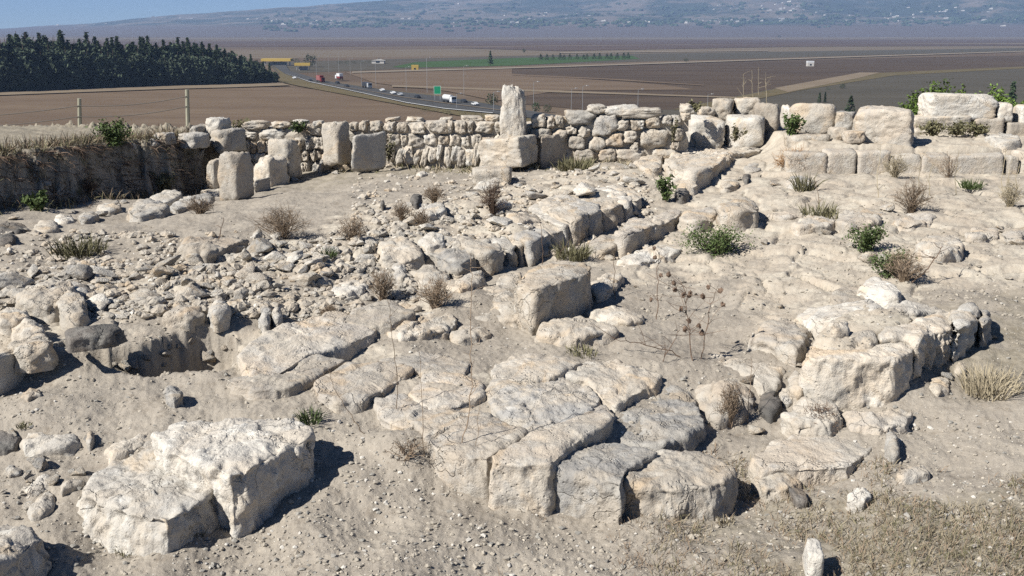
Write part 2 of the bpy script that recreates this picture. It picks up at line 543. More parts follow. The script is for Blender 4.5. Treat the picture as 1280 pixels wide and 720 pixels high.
def poly_sd(X, Y, poly):
    """signed distance, negative inside"""
    n = len(poly)
    dmin = np.full(X.shape, 1e9)
    ins = np.zeros(X.shape, bool)
    for i in range(n):
        a, b = poly[i], poly[(i + 1) % n]
        ex, ey = b - a
        wx, wy = X - a[0], Y - a[1]
        t = np.clip((wx * ex + wy * ey) / (ex * ex + ey * ey + 1e-12), 0, 1)
        dmin = np.minimum(dmin, (wx - ex * t) ** 2 + (wy - ey * t) ** 2)
        c = ((a[1] > Y) != (b[1] > Y)) & (X < ex * (Y - a[1]) / (ey + 1e-12) + a[0])
        ins ^= c
    d = np.sqrt(dmin)
    return np.where(ins, -d, d)


PLAT = np.array([WZ(*p, .62)[:2] for p in q('L', [(330, 240), (380, 170), (480, 120), (600, 60), (760, 50), (860, 100), (1010, 118), (1110, 112), (1150, 150), (1100, 200), (1010, 215), (900, 250), (850, 300), (640, 318), (470, 300), (400, 270)])])
TERR_Y = WZ(1150, 217, .68)[1] + .28
TERR_X = WZ(985, 217, .68)[0]
SL_Y = [21.8, 24, 30, 34, 60, 120, 178]
SL_Z = [.85, .50, -.10, -.8, -9.5, -23, -27.5]


def idw(X, Y):
    u = X / np.maximum(Y, .5)
    v = np.log(np.maximum(Y, .5))
    z = np.zeros_like(X)
    r = np.zeros_like(X)
    g = np.zeros_like(X)
    for s in range(0, len(X), 20000):
        e = slice(s, s + 20000)
        d2 = (u[e][:, None] - _cq[:, 0]) ** 2 + (v[e][:, None] - _cq[:, 1]) ** 2
        wt = 1 / (d2 + 3e-4) ** 1.7
        wt /= wt.sum(1)[:, None]
        z[e] = wt @ _cw[:, 2]
        r[e] = wt @ _cw[:, 3]
        d2 = (u[e][:, None] - _gq[:, 0]) ** 2 + (v[e][:, None] - _gq[:, 1]) ** 2
        wt = 1 / (d2 + 4e-4) ** 1.7
        wt /= wt.sum(1)[:, None]
        g[e] = wt @ _gw[:, 2]
    return z, r, g


def cells(X, Y, size, seed):
    """jittered cells: returns distance to 2nd - 1st and a per-cell random value"""
    gx, gy = X / size, Y / size
    ix, iy = np.floor(gx).astype(int), np.floor(gy).astype(int)
    d1 = np.full(X.shape, 9.0)
    d2 = np.full(X.shape, 9.0)
    val = np.zeros(X.shape)
    for dx in (-1, 0, 1):
        for dy in (-1, 0, 1):
            cx, cy = ix + dx, iy + dy
            h = _perm[(_perm[(cx + seed) & 255] + cy) & 255]
            h2 = _perm[(h + 91) & 255]
            px = cx + .15 + .7 * h / 255.0
            py = cy + .15 + .7 * h2 / 255.0
            d = np.hypot(gx - px, gy - py)
            m = d < d1
            d2 = np.where(m, d1, np.minimum(d2, d))
            val = np.where(m, _perm[(h + 37) & 255] / 255.0, val)
            d1 = np.where(m, d, d1)
    return d2 - d1, val


def terrain(X, Y, detail=True):
    X = np.asarray(X, float)
    Y = np.asarray(Y, float)
    z, rock, grass = idw(X, Y)
    P = np.stack([X, Y, np.zeros_like(X)], 1)
    wob = .16 * fbm(P * 1.6, 3) + .05 * pn(P * 7)
    # bank on the left: everything left of the line A-B stands about a metre higher
    ex, ey = BANK_B - BANK_A
    L = math.hypot(ex, ey)
    sd = ((X - BANK_A[0]) * (-ey) + (Y - BANK_A[1]) * ex) / L     # >0 on the left
    along = ((X - BANK_A[0]) * ex + (Y - BANK_A[1]) * ey) / L
    top = np.interp(along, [-2, 0, 3, 6, 8], [1.24, 1.31, 1.22, 1.04, .8])
    m = sstep((sd + .10 + wob * 1.2) / .30) * sstep((along + 2.5) / 1.0) * sstep((9.0 - along) / 1.5)
    bank = m
    z = z * (1 - m) + np.maximum(top, z) * m
    grass = grass * (1 - m) + .75 * m
    rock = rock * (1 - m) + .05 * m
    # terrace step on the right, faced by squared blocks
    mt = sstep((Y - TERR_Y - .02) / .12) * sstep((X - TERR_X) / .5) * sstep((22.0 - Y) / .6)
    low = sstep((Y - TERR_Y + 1.4) / .6) * sstep((X - TERR_X) / .5) * (1 - mt)
    z = z * (1 - mt) + np.maximum(z, 1.08) * mt
    z = z * (1 - low) + np.minimum(z, .69) * low
    # the filled core of the right platform
    spl = poly_sd(X, Y, PLAT)
    mpl = sstep((-spl - .22 + wob * .3) / .16)
    z = z * (1 - mpl) + np.maximum(z, .60) * mpl
    rock = np.maximum(rock, mpl)
    # robber pit
    sp = poly_sd(X, Y, PIT)
    mp = sstep((-sp + .04 + wob * .35) / .09) * sstep((CAM_Z + 9 - Y) / .5 + 1)
    z = z * (1 - mp) + np.minimum(z, .12) * mp
    rock = np.where(mp > .1, rock * .2, rock)
    # fall of the mound behind the ruin
    s = sstep((Y - 21.4) / 1.6)
    zs = np.interp(Y, SL_Y, SL_Z)
    zs = zs + np.clip((-X - 4.2) / 1.5, 0, 1) * np.interp(Y, [21, 24, 32, 40], [.25, .25, .05, 0])
    s2 = s * (1 - m * sstep((20.5 - Y) / 1.0 + .5))
    z = z * (1 - s2) + zs * s2
    rock = rock * (1 - s)
    grass = grass * (1 - s) + .75 * s
    if detail:
        far = 1 + np.clip((Y - 25) / 40, 0, 6)
        z = z + (.045 * fbm(P * 1.4, 2) + .014 * fbm(P * 5 + 3, 3)) * far
        z = z + .007 * fbm(P * 22 + 9, 2)
        # broken bedrock and old paving show through where rock is high
        rr = sstep((rock - .30) / .35) * (1 - bank)
        wx = X + .22 * pn(P * 2.2 + 5)
        wy = Y + .22 * pn(P * 2.2 + 25)
        e, val = cells(wx, wy * .8, .85, 3)
        e2, v2 = cells(wx * 1.1 + 3, wy + .5, .24, 40)
        z = z + rr * ((val - .5) * .065 - .03 * np.exp(-(e / .07) ** 2) + (v2 - .5) * .022 - .008 * np.exp(-(e2 / .10) ** 2))
        # crumbly vertical faces
        steep = 4 * m * (1 - m) + 4 * mp * (1 - mp)
        z = z + steep * (.16 * fbm(P * 5, 3) + .07 * fbm(P * 17 + 3, 2))
    return z, rock, grass


def H(x, y, detail=False):
    return float(terrain(np.array([x]), np.array([y]), detail)[0][0])


_YS = np.exp(np.linspace(math.log(3.2), math.log(60), 260))


def Gp(px, py):
    """first point of the ground seen through a pixel of the photograph"""
    x, y, dz = ray(px, py)
    f = terrain(x / y * _YS, _YS, False)[0] - (CAM_Z + dz / y * _YS)
    hit = np.nonzero(f > 0)[0]
    if not len(hit):
        return PD(px, py, 24.0)
    j = max(int(hit[0]), 1)
    k = f[j - 1] / (f[j - 1] - f[j] + 1e-12)
    return PD(px, py, _YS[j - 1] + (_YS[j] - _YS[j - 1]) * np.clip(k, 0, 1))


def build_ground():
    y = [1.2, 1.8, 2.4, 3.0]
    y += list(np.exp(np.linspace(math.log(3.5), math.log(24.5), 600)))
    y += list(np.exp(np.linspace(math.log(24.8), math.log(178), 90)))
    y = np.array(y)
    a = np.concatenate([np.linspace(-52, -29, 40)[:-1], np.linspace(-29, 29, 780), np.linspace(29, 52, 40)[1:]])
    ta = np.tan(np.radians(a))
    YY, TT = np.meshgrid(y, ta, indexing='ij')
    XX = YY * TT
    X, Y = XX.ravel(), YY.ravel()
    z, rock, grass = terrain(X, Y, True)
    V = np.stack([X, Y, z], 1)
    nr, nc = len(y), len(ta)
    i = np.arange(nr * nc).reshape(nr, nc)
    Fq = np.stack([i[:-1, :-1].ravel(), i[:-1, 1:].ravel(), i[1:, 1:].ravel(), i[1:, :-1].ravel()], 1)
    o = mesh_obj('ground', V, Fq, 'ground')
    for nm, arr in (('rock', rock), ('grass', grass)):
        at = o.data.attributes.new(nm, 'FLOAT', 'POINT')
        at.data.foreach_set('value', arr.astype(np.float32))
    tag(o, kind='structure')
    return o


build_ground()

# ------------------------------------------------------------------ stone builders
ICO = {}
for _s in (1, 2, 3, 4, 5):
    _bm = bmesh.new()
    bmesh.ops.create_icosphere(_bm, subdivisions=_s, radius=1)
    _bm.verts.ensure_lookup_table()
    _v = np.array([v.co[:] for v in _bm.verts])
    ICO[_s] = (_v / np.linalg.norm(_v, axis=1)[:, None], np.array([[v.index for v in f.verts] for f in _bm.faces]))
    _bm.free()

TOPZ = {}
LAND = []            # (noun phrase, point) of named stones, used to describe the loose rubble


def poly_radius(c, P, th):
    d = np.stack([np.cos(th), np.sin(th)], 1)
    A = P - c
    B = np.roll(A, -1, 0)
    E = B - A
    den = d[:, 0][:, None] * E[:, 1] - d[:, 1][:, None] * E[:, 0]
    den = np.where(np.abs(den) < 1e-9, 1e-9, den)
    t = (A[:, 0] * E[:, 1] - A[:, 1] * E[:, 0]) / den
    u = (A[:, 0] * d[:, 1][:, None] - A[:, 1] * d[:, 0][:, None]) / den
    ok = (u >= -1e-4) & (u <= 1 + 1e-4) & (t > 0)
    r = np.where(ok, t, 0).max(1)
    r[r <= 0] = np.median(r[r > 0]) if (r > 0).any() else .1
    return r


def loft(name, label, tg, pts, front=None, h=None, mat='cream', flare=1.05, edge=.04, crown=.012, amp=.03, fl=.014, base=None, cat='stone block',
         group=None, tilt=(0, 0), zt=None, sink=.12, land=None, zb=None, chip=.06, parent=None, grow=1.0, fct=.11):
    """a block whose top outline is pts; front=(x, y of its upper front edge, y of its foot) sets its height"""
    P2 = q(tg, pts)
    if grow != 1.0:
        mx, my = np.mean(P2, 0)
        P2 = [(mx + (a - mx) * grow, my + (b - my) * grow) for a, b in P2]
    if front is not None:
        (fx, fty), (_, fby) = q(tg, [(front[0], front[1]), (front[0], front[2])])
        g = Gp(fx, fby)
        ztop = PD(fx, fty, g[1] + .02)[2]
        zbase = g[2]
    else:
        cx, cy = np.mean(P2, 0)
        ztop = .5
        for _ in range(8):
            p = WZ(cx, cy, ztop)
            ztop = .5 * ztop + .5 * (H(p[0], p[1]) + h)
        zbase = ztop - h
    if zt is not None:
        ztop = zt
    if zb is not None:
        zbase = zb
    ztop = max(ztop, zbase + .05)
    zbot = zbase - sink
    W = np.array([WZ(a, b, ztop) for a, b in P2])
    c = W[:, :2].mean(0)
    # centroid of area
    x, y = W[:, 0], W[:, 1]
    cr = x * np.roll(y, -1) - np.roll(x, -1) * y
    if abs(cr.sum()) > 1e-6:
        c = np.array([((x + np.roll(x, -1)) * cr).sum(), ((y + np.roll(y, -1)) * cr).sum()]) / (3 * cr.sum())
    pp = np.array(P2)
    per = np.linalg.norm(pp - np.roll(pp, -1, 0), axis=1).sum()
    N = int(np.clip(per * .75, 48, 300))
    th = np.linspace(0, 2 * math.pi, N, endpoint=False)
    rt = poly_radius(c, W[:, :2], th)
    for _ in range(2):
        rt = .5 * rt + .25 * (np.roll(rt, 1) + np.roll(rt, -1))
    if base is not None:
        Bq = np.array([Gp(a, b)[:2] for a, b in q(tg, base)])
        rb = poly_radius(c, Bq, th)
        rb = np.maximum(rb, rt * .95)
        for _ in range(12):
            rb = .5 * rb + .25 * (np.roll(rb, 1) + np.roll(rb, -1))
    else:
        rb = rt * flare
    size = rt.mean()
    re_ = min(edge, .45 * size, .45 * (ztop - zbot))
    if front is None and zt is None and tilt == (0, 0):
        hv = np.array([H(a, b) for a, b in c + .85 * (W[:, :2] - c)])
        A_ = np.column_stack([W[:, :2] - c, np.ones(len(W))])
        co = np.linalg.lstsq(A_, hv, rcond=None)[0]
        tilt = tuple(np.clip(co[:2], -.16, .16))
        ztop = co[2] + h
    m1 = int(np.clip(per / 16, 5, 34))
    mc = 5
    hh_px = (ztop - zbase) * F_PX / math.hypot(c[1], CAM_Z)
    m2 = int(np.clip(hh_px / 2.2, 5, 46))
    rings = []
    wts = []
    gx, gy = tilt
    for k in range(1, m1 + 1):
        s = k / (m1 + .6)
        rings.append((s * (rt - re_), np.full(N, ztop) + crown * (1 - s * s)))
        wts.append((s ** 4, 0))
    for k in range(mc):
        f = (k + 1) / mc * math.pi / 2
        rings.append((rt - re_ + re_ * math.sin(f), np.full(N, ztop - re_ + re_ * math.cos(f))))
        wts.append((1, k / mc))
    for k in range(1, m2 + 1):
        t = k / m2
        rings.append((rt + (rb - rt) * t ** .8, np.full(N, ztop - re_ + (zbot - ztop + re_) * t)))
        wts.append((max(0, 1 - 3 * t), 1))
    V = [np.array([[c[0], c[1], ztop + crown]])]
    for r, z in rings:
        V.append(np.stack([c[0] + r * np.cos(th), c[1] + r * np.sin(th), z], 1))
    we = np.concatenate([[0]] + [np.full(N, a) for a, b in wts])
    wsd = np.concatenate([[0]] + [np.full(N, b) for a, b in wts])
    V = np.concatenate(V)
    tl = (V[:, 0] - c[0]) * gx + (V[:, 1] - c[1]) * gy
    V[:, 2] += tl * np.clip((V[:, 2] - zbot) / max(ztop - zbot, .01), 0, 1)
    nR = len(rings)
    idx = 1 + np.arange(nR * N).reshape(nR, N)
    a, b = idx[:-1], idx[1:]
    quads = np.stack([a.ravel(), b.ravel(), np.roll(b, -1, 1).ravel(), np.roll(a, -1, 1).ravel()], 1)
    tris = [(0, int(idx[0, j]), int(idx[0, (j + 1) % N])) for j in range(N)]
    nrm = vnormals(V, quads)
    nrm[0] = (0, 0, 1)
    off = RNG.uniform(0, 40, 3)
    Q = V + off
    big = amp * (.35 + .65 * min(1, size / .35))
    d = big * fbm(Q * (1.1 / max(size, .15) ** .5), 3) + big * .55 * fbm(Q * 7, 4, .6)
    d -= chip * min(1, size / .3) * we * np.maximum(0, fbm(Q * 4.5 + 7, 3, .6) + .05)
    d -= fl * wsd * np.abs(fbm(Q * np.array([4.5, 4.5, 2.0]), 4, .6)) * 1.4
    fs = float(np.clip(size * .55, .06, .26))
    d += fct * fs * facet(Q, fs) + fct * .5 * fs * .4 * facet(Q + 3.3, fs * .4, 9)
    V = V + nrm * d[:, None]
    org = np.array((c[0], c[1], zbase))
    o = mesh_obj(name, V - org, tris + [tuple(f) for f in quads.tolist()], mat, loc=org, parent=parent)
    if label:
        tag(o, label, cat, group)
        LAND.append((land or label, np.array((c[0], c[1], ztop))))
    TOPZ[land or label] = ztop
    return o


def rock_verts(sub, dims, soft=14, planes=11, rough=.05, seed=None, box=0.0, fine=.5):
    """angular rock: soft minimum of random cutting planes, plus noise"""
    r_ = np.random.default_rng(seed if seed is not None else int(RNG.integers(1 << 30)))
    D, Fa = ICO[sub]
    n = r_.normal(size=(planes, 3))
    n /= np.linalg.norm(n, axis=1)[:, None]
    dist = r_.uniform(.72, 1.05, planes)
    if box > 0:
        ax = np.array([(1, 0, 0), (-1, 0, 0), (0, 1, 0), (0, -1, 0), (0, 0, 1), (0, 0, -1)], float)
        ax = ax + r_.normal(scale=.05, size=ax.shape)
        ax /= np.linalg.norm(ax, axis=1)[:, None]
        k = max(0, planes - 6)
        n = np.concatenate([ax, n[:k]])
        dist = np.concatenate([np.full(6, 1.0), r_.uniform(.98 + .22 * box, 1.2 + .25 * box, k)])
    t = np.maximum(D @ n.T, 1e-4) / dist
    r = (t ** soft).sum(1) ** (-1 / soft)
    V = D * r[:, None]
    sc = np.abs(V).max(0)
    V = V / sc
    off = r_.uniform(0, 60, 3)
    V = V * (1 + rough * fbm(V * 1.6 + off, 3)[:, None] + rough * fine * fbm(V * 6 + off, 3, .6)[:, None])
    if sub >= 4:
        f = .10 * facet(V * 1.0 + off, .62) + .045 * facet(V + off, .27, 5)
        V = V * (1 + min(1, rough / .06) * .62 * f)[:, None]
    return V * (np.asarray(dims) / 2), Fa


def rotz(V, a):
    c, s = math.cos(a), math.sin(a)
    return V @ np.array([[c, s, 0], [-s, c, 0], [0, 0, 1]])


def upright(name, label, tg, rect, dep=.5, yaw=0.0, Y=None, mat='cream', soft=16, rough=.05, cat='stone block', group=None, lean=(0, 0), box=.5,
            planes=13, sink=.06, parent=None, land=None, sub=None, tilt=0.0, taper=0.0):
    """a block seen from the front: rect = x0, y0, x1, y1 of its outline; stands at distance Y or where its foot meets the ground"""
    (x0, y0), (x1, y1) = q(tg, [(rect[0], rect[1]), (rect[2], rect[3])])
    xm = (x0 + x1) / 2
    if Y is None:
        g = Gp(xm, y1)
    else:
        g = PD(xm, y1, Y)
    D = math.hypot(g[1], CAM_Z - g[2])
    los = math.atan2(g[0], g[1])
    a = yaw + los                         # >0 shows the left side, <0 the right one
    wpx = (x1 - x0) * D / F_PX / math.cos(los)
    wid = max(.06, (wpx - dep * abs(math.sin(a))) / max(.3, math.cos(a)))
    dl = math.atan2(CAM_Z - g[2], g[1])
    hgt = max(.06, ((y1 - y0) * D / F_PX - dep * math.sin(dl) * .8) / math.cos(dl))
    if sub is None:
        sub = 5 if (x1 - x0) > 70 else (4 if (x1 - x0) > 14 else 3)
    V, Fa = rock_verts(sub, (wid, dep, hgt + sink), soft, planes, rough, box=box)
    if taper:
        V[:, :2] *= (1 - taper * (V[:, 2] / hgt + .5))[:, None]
    if tilt:
        c, s = math.cos(tilt), math.sin(tilt)
        V = V @ np.array([[c, 0, s], [0, 1, 0], [-s, 0, c]])
    V[:, 0] += lean[0] * V[:, 2]
    V[:, 1] += lean[1] * V[:, 2]
    V = rotz(V, yaw)
    V[:, 2] += (hgt - sink) / 2
    org = np.array((g[0], g[1] + dep / 2 * math.cos(yaw), g[2]))
    if parent is not None:
        org = org - np.array(parent.location)
    o = mesh_obj(name, V, Fa, mat, loc=org, parent=parent)
    if label and parent is None:
        tag(o, label, cat, group)
        LAND.append((land or label, np.array((g[0], g[1], g[2] + hgt / 2))))
    return o



# ------------------------------------------------------------------ the plain, fields, road and hills
PZ = -25.0


def px_sheet(name, pts, off, mat, tg='_'):
    W = np.array([WZ(a, b, PZ + off) for a, b in q(tg, pts)])
    c = W.mean(0)
    o = mesh_obj(name, W - c, [list(range(len(W)))], mat, loc=c, smooth=False)
    # a counter-clockwise outline faces up
    if o.data.polygons[0].normal.z < 0:
        o.data.flip_normals()
    return tag(o, kind='structure')


def build_plain():
    xs = np.linspace(-9000, 9000, 37)
    ys = np.concatenate([[-600, -200, 60], np.linspace(150, 9300, 40)])
    X, Y = np.meshgrid(xs, ys)
    V = np.stack([X.ravel(), Y.ravel(), np.full(X.size, PZ)], 1)
    i = np.arange(X.size).reshape(X.shape)
    Fq = np.stack([i[:-1, :-1].ravel(), i[:-1, 1:].ravel(), i[1:, 1:].ravel(), i[1:, :-1].ravel()], 1)
    tag(mesh_obj('plain', V, Fq, 'plain', smooth=False), kind='structure')


build_plain()
px_sheet('field', [(-700, 108.5), (335, 108.5), (420, 113), (500, 124), (575, 139), (640, 150), (640, 240), (-700, 240)], .15, 'field_brown')
px_sheet('field', [(430, 89.5), (800, 80), (1130, 72), (1900, 58), (1900, 78), (1280, 84), (1100, 92), (960, 112), (840, 137), (760, 139), (640, 129), (560, 112), (470, 103)], .15, 'field_dark')
px_sheet('field', [(430, 90), (640, 85.5), (640, 92), (830, 106), (870, 112), (700, 113), (620, 126), (560, 114), (470, 104)], .30, 'field_brown')
px_sheet('field', [(960, 112), (1100, 92), (1280, 84), (1900, 78), (1900, 170), (700, 170), (760, 139), (840, 137)], .30, 'field_grey')
px_sheet('field', [(840, 137), (970, 111), (1100, 91), (1280, 83), (1280, 85.5), (1120, 94), (1000, 113), (880, 137)], .42, 'verge')
px_sheet('field', [(968, 110), (1075, 90.5), (1100, 90.5), (1075, 97), (1020, 108), (985, 115)], .5, 'field_tan')
px_sheet('field', [(490, 106.5), (700, 113), (920, 121), (920, 122.5), (700, 115.5), (490, 108.5)], .45, 'field_tan')
px_sheet('field', [(640, 92.5), (760, 98), (880, 106), (880, 107), (760, 99.5), (640, 94)], .45, 'field_brown')
px_sheet('field', [(490, 83.5), (520, 77.5), (640, 72.5), (790, 69.5), (800, 73.5), (640, 82), (500, 84.5)], .2, 'field_green')
px_sheet('field', [(330, 78), (700, 68.5), (1280, 60), (1900, 55), (1900, 58), (1280, 63.5), (800, 77), (640, 82), (480, 87), (350, 92)], .1, 'field_grey')
px_sheet('field', [(-700, 68), (500, 62), (860, 55.5), (1280, 52.5), (1900, 51), (1900, 56), (1280, 61), (700, 69), (-700, 84)], .05, 'field_pale')
px_sheet('field', [(560, 59.5), (1000, 54), (1280, 55), (1280, 57), (1000, 58), (700, 63.5)], .5, 'field_purple')
px_sheet('field', [(-700, 52), (500, 51.5), (900, 50), (1900, 48.5), (1900, 51.5), (900, 54.5), (400, 58.5), (-700, 60)], .3, 'field_purple')
px_sheet('field', [(-700, 47.5), (640, 47.3), (1900, 46.0), (1900, 47.4), (640, 49.2), (-700, 49.6)], .3, 'field_pale')
px_sheet('path', [(440, 89.5), (700, 82.5), (1000, 72.5), (1280, 63.5), (1280, 64.4), (1000, 73.6), (700, 83.8), (440, 91)], .7, 'dirt_road')
px_sheet('path', [(1092, 47.6), (1131, 32.8 + 13.4), (1133, 46.4), (1100, 47.9)], .9, 'dirt_road')
px_sheet('path', [(700, 65.5), (960, 63), (960, 63.6), (700, 66.4)], .7, 'dirt_road')
px_sheet('verge', [(340, 80), (354, 88.5), (401, 100), (454, 108), (508, 115), (555, 120), (640, 134), (720, 150), (720, 165), (560, 165), (600, 149), (545, 139), (480, 127), (420, 116), (372, 107), (345, 101), (350, 92)], .5, 'verge')
px_sheet('verge', [(-700, 126), (-60, 121), (90, 115.5), (200, 111.5), (300, 108.8), (362, 106.5), (352, 103), (200, 106.5), (90, 110), (-60, 115), (-700, 120)], .6, 'field_tan')
px_sheet('road', [(338, 80), (356, 79), (362, 88.5), (404, 100.5), (454, 108.5), (508, 115.5), (555, 120.8), (640, 134.5), (720, 148), (720, 154), (616, 141.5), (555, 135.8), (508, 128.5), (448, 115.5), (387, 102.5), (356, 92)], .7, 'asphalt')
px_sheet('painted_line', [(362, 90.5), (404, 104), (452, 112), (508, 121.6), (555, 128), (640, 139), (640, 139.6), (555, 128.6), (508, 122.1), (452, 112.4), (404, 104.3)], .9, 'field_tan')
px_sheet('painted_line', [(356, 91.2), (387, 101.7), (448, 114.7), (508, 127.7), (555, 135), (616, 140.7), (616, 141.1), (555, 135.4), (508, 128.1), (448, 115.0), (387, 102.0)], .9, 'paint')

RIDGE = [(-900, 36), (-250, 40), (0, 37.5), (60, 33), (150, 28), (230, 20.5), (290, 15.5), (420, 8.5), (560, 1), (800, -11), (1280, -24), (1700, -30), (2300, -30)]
YF, YR = 4600.0, 8300.0


def hill_z(X, Y):
    px = 640 + F_PX * X / Y
    ry = np.interp(px, [a for a, b in RIDGE], [b for a, b in RIDGE])
    zr = np.array(CAM_Z + (38 - ry) / F_PX * YR * 1.02)
    zr = np.maximum(zr, PZ + 3)
    t = np.clip((Y - YF) / (YR - YF), 0, 1.15)
    P = np.stack([X / 900, Y / 900, 0 * X], 1)
    base = np.where(t < 1, t ** 1.45, 1 - (t - 1) * 1.5)
    nz = fbm(P, 4)
    return PZ - .5 + (zr - PZ) * base + (zr - PZ) * .10 * nz * np.clip(t * 2, 0, 1) + 5 * nz * np.clip(t * 3, 0, 1) * np.clip((1.02 - t) * 8, .25, 1)


def build_hills():
    xs = np.linspace(-5200, 5600, 330)
    ys = np.linspace(YF, YR + 500, 150)
    X, Y = np.meshgrid(xs, ys)
    z = hill_z(X.ravel(), Y.ravel())
    V = np.stack([X.ravel(), Y.ravel(), z], 1)
    i = np.arange(X.size).reshape(X.shape)
    Fq = np.stack([i[:-1, :-1].ravel(), i[:-1, 1:].ravel(), i[1:, 1:].ravel(), i[1:, :-1].ravel()], 1)
    m, nt, b = new_mat('hill_cover')
    t = NT(nt)
    v = t.n('ShaderNodeTexCoord').outputs['Object']
    c = t.mix(t.ramp(t.noise(v, .0022, 8, .65, .5), .42, .56), (.15, .125, .098), (.032, .042, .028))
    c = t.mix(t.math('MULTIPLY', t.ramp(t.noise(v, .009, 6, .7), .52, .62), .7), c, (.045, .058, .035))
    c = t.mix(t.math('MULTIPLY', t.ramp(t.noise(v, .006, 4, .6), .60, .70), .6), c, (.20, .17, .135))
    gz = t.n('ShaderNodeSeparateXYZ')
    nt.links.new(v, gz.inputs[0])
    zz = t.math('ADD', gz.outputs[2], t.math('MULTIPLY', t.math('SUBTRACT', t.noise(v, .0015, 4, .6), .5), 24.0))
    c = t.mix(t.ramp(zz, 46.0, 20.0), c, (.098, .074, .058))
    nt.links.new(c, b.inputs['Base Color'])
    tag(mesh_obj('hills', V, Fq, m), kind='structure')


build_hills()

# the air over the plain
hz = new_mat('haze_air')
hm, hnt = hz[0], hz[1]
hnt.nodes.clear()
_o = hnt.nodes.new('ShaderNodeOutputMaterial')
_p = hnt.nodes.new('ShaderNodeVolumePrincipled')
_p.inputs['Color'].default_value = (.42, .62, 1.0, 1)
_p.inputs['Density'].default_value = 9.5e-5
_p.inputs['Anisotropy'].default_value = 0.0
hnt.links.new(_p.outputs[0], _o.inputs['Volume'])
V = np.array([(x, y, z) for x in (-9400, 9400) for y in (-700, 9600) for z in (-28.6, 560)], float)
hb = mesh_obj('haze', V, [(0, 1, 3, 2), (4, 6, 7, 5), (0, 4, 5, 1), (2, 3, 7, 6), (0, 2, 6, 4), (1, 5, 7, 3)], hm, smooth=False)
tag(hb, kind='stuff')


# ------------------------------------------------------------------ little mesh kit for built things
class MB:
    def __init__(s):
        s.v, s.f = [], []

    def box(s, c, d, rz=0):
        n = len(s.v)
        for sx in (-.5, .5):
            for sy in (-.5, .5):
                for sz in (-.5, .5):
                    x, y = sx * d[0], sy * d[1]
                    s.v.append((c[0] + x * math.cos(rz) - y * math.sin(rz), c[1] + x * math.sin(rz) + y * math.cos(rz), c[2] + sz * d[2]))
        s.f += [tuple(n + k for k in fc) for fc in ((0, 1, 3, 2), (4, 6, 7, 5), (0, 4, 5, 1), (2, 3, 7, 6), (0, 2, 6, 4), (1, 5, 7, 3))]

    def tube(s, pts, r, k=5):
        pts = [np.asarray(p, float) for p in pts]
        rr = r if isinstance(r, (list, tuple, np.ndarray)) else [r] * len(pts)
        n0 = len(s.v)
        for i, p in enumerate(pts):
            d = pts[min(i + 1, len(pts) - 1)] - pts[max(i - 1, 0)]
            d = d / (np.linalg.norm(d) + 1e-9)
            a = np.cross(d, (0, 0, 1) if abs(d[2]) < .9 else (1, 0, 0))
            a /= np.linalg.norm(a)
            b = np.cross(d, a)
            for j in range(k):
                t = 2 * math.pi * j / k
                s.v.append(tuple(p + rr[i] * (a * math.cos(t) + b * math.sin(t))))
        for i in range(len(pts) - 1):
            for j in range(k):
                s.f.append((n0 + i * k + j, n0 + i * k + (j + 1) % k, n0 + (i + 1) * k + (j + 1) % k, n0 + (i + 1) * k + j))
        s.f.append(tuple(n0 + j for j in range(k))[::-1])
        s.f.append(tuple(n0 + (len(pts) - 1) * k + j for j in range(k)))

    def prism(s, prof, y0, y1):
        """profile in x,z extruded along y"""
        n = len(s.v)
        k = len(prof)
        s.v += [(x, y0, z) for x, z in prof] + [(x, y1, z) for x, z in prof]
        s.f.append(tuple(range(n, n + k)))
        s.f.append(tuple(range(n + 2 * k - 1, n + k - 1, -1)))
        for i in range(k):
            j = (i + 1) % k
            s.f.append((n + i, n + i + k, n + j + k, n + j))

    def leaf(s, c, size, r_, up=.3):
        n = r_.normal(size=3)
        n[2] = abs(n[2]) + up
        n /= np.linalg.norm(n)
        a = np.cross(n, r_.normal(size=3))
        a /= np.linalg.norm(a) + 1e-9
        b = np.cross(n, a)
        c = np.asarray(c)
        k = len(s.v)
        s.v += [tuple(c - a * size), tuple(c + b * size * .45), tuple(c + a * size), tuple(c - b * size * .45)]
        s.f.append((k, k + 1, k + 2, k + 3))

    def build(s, name, mat, parent=None, loc=None, smooth=False):
        return mesh_obj(name, np.array(s.v), s.f, mat, parent, loc, smooth)


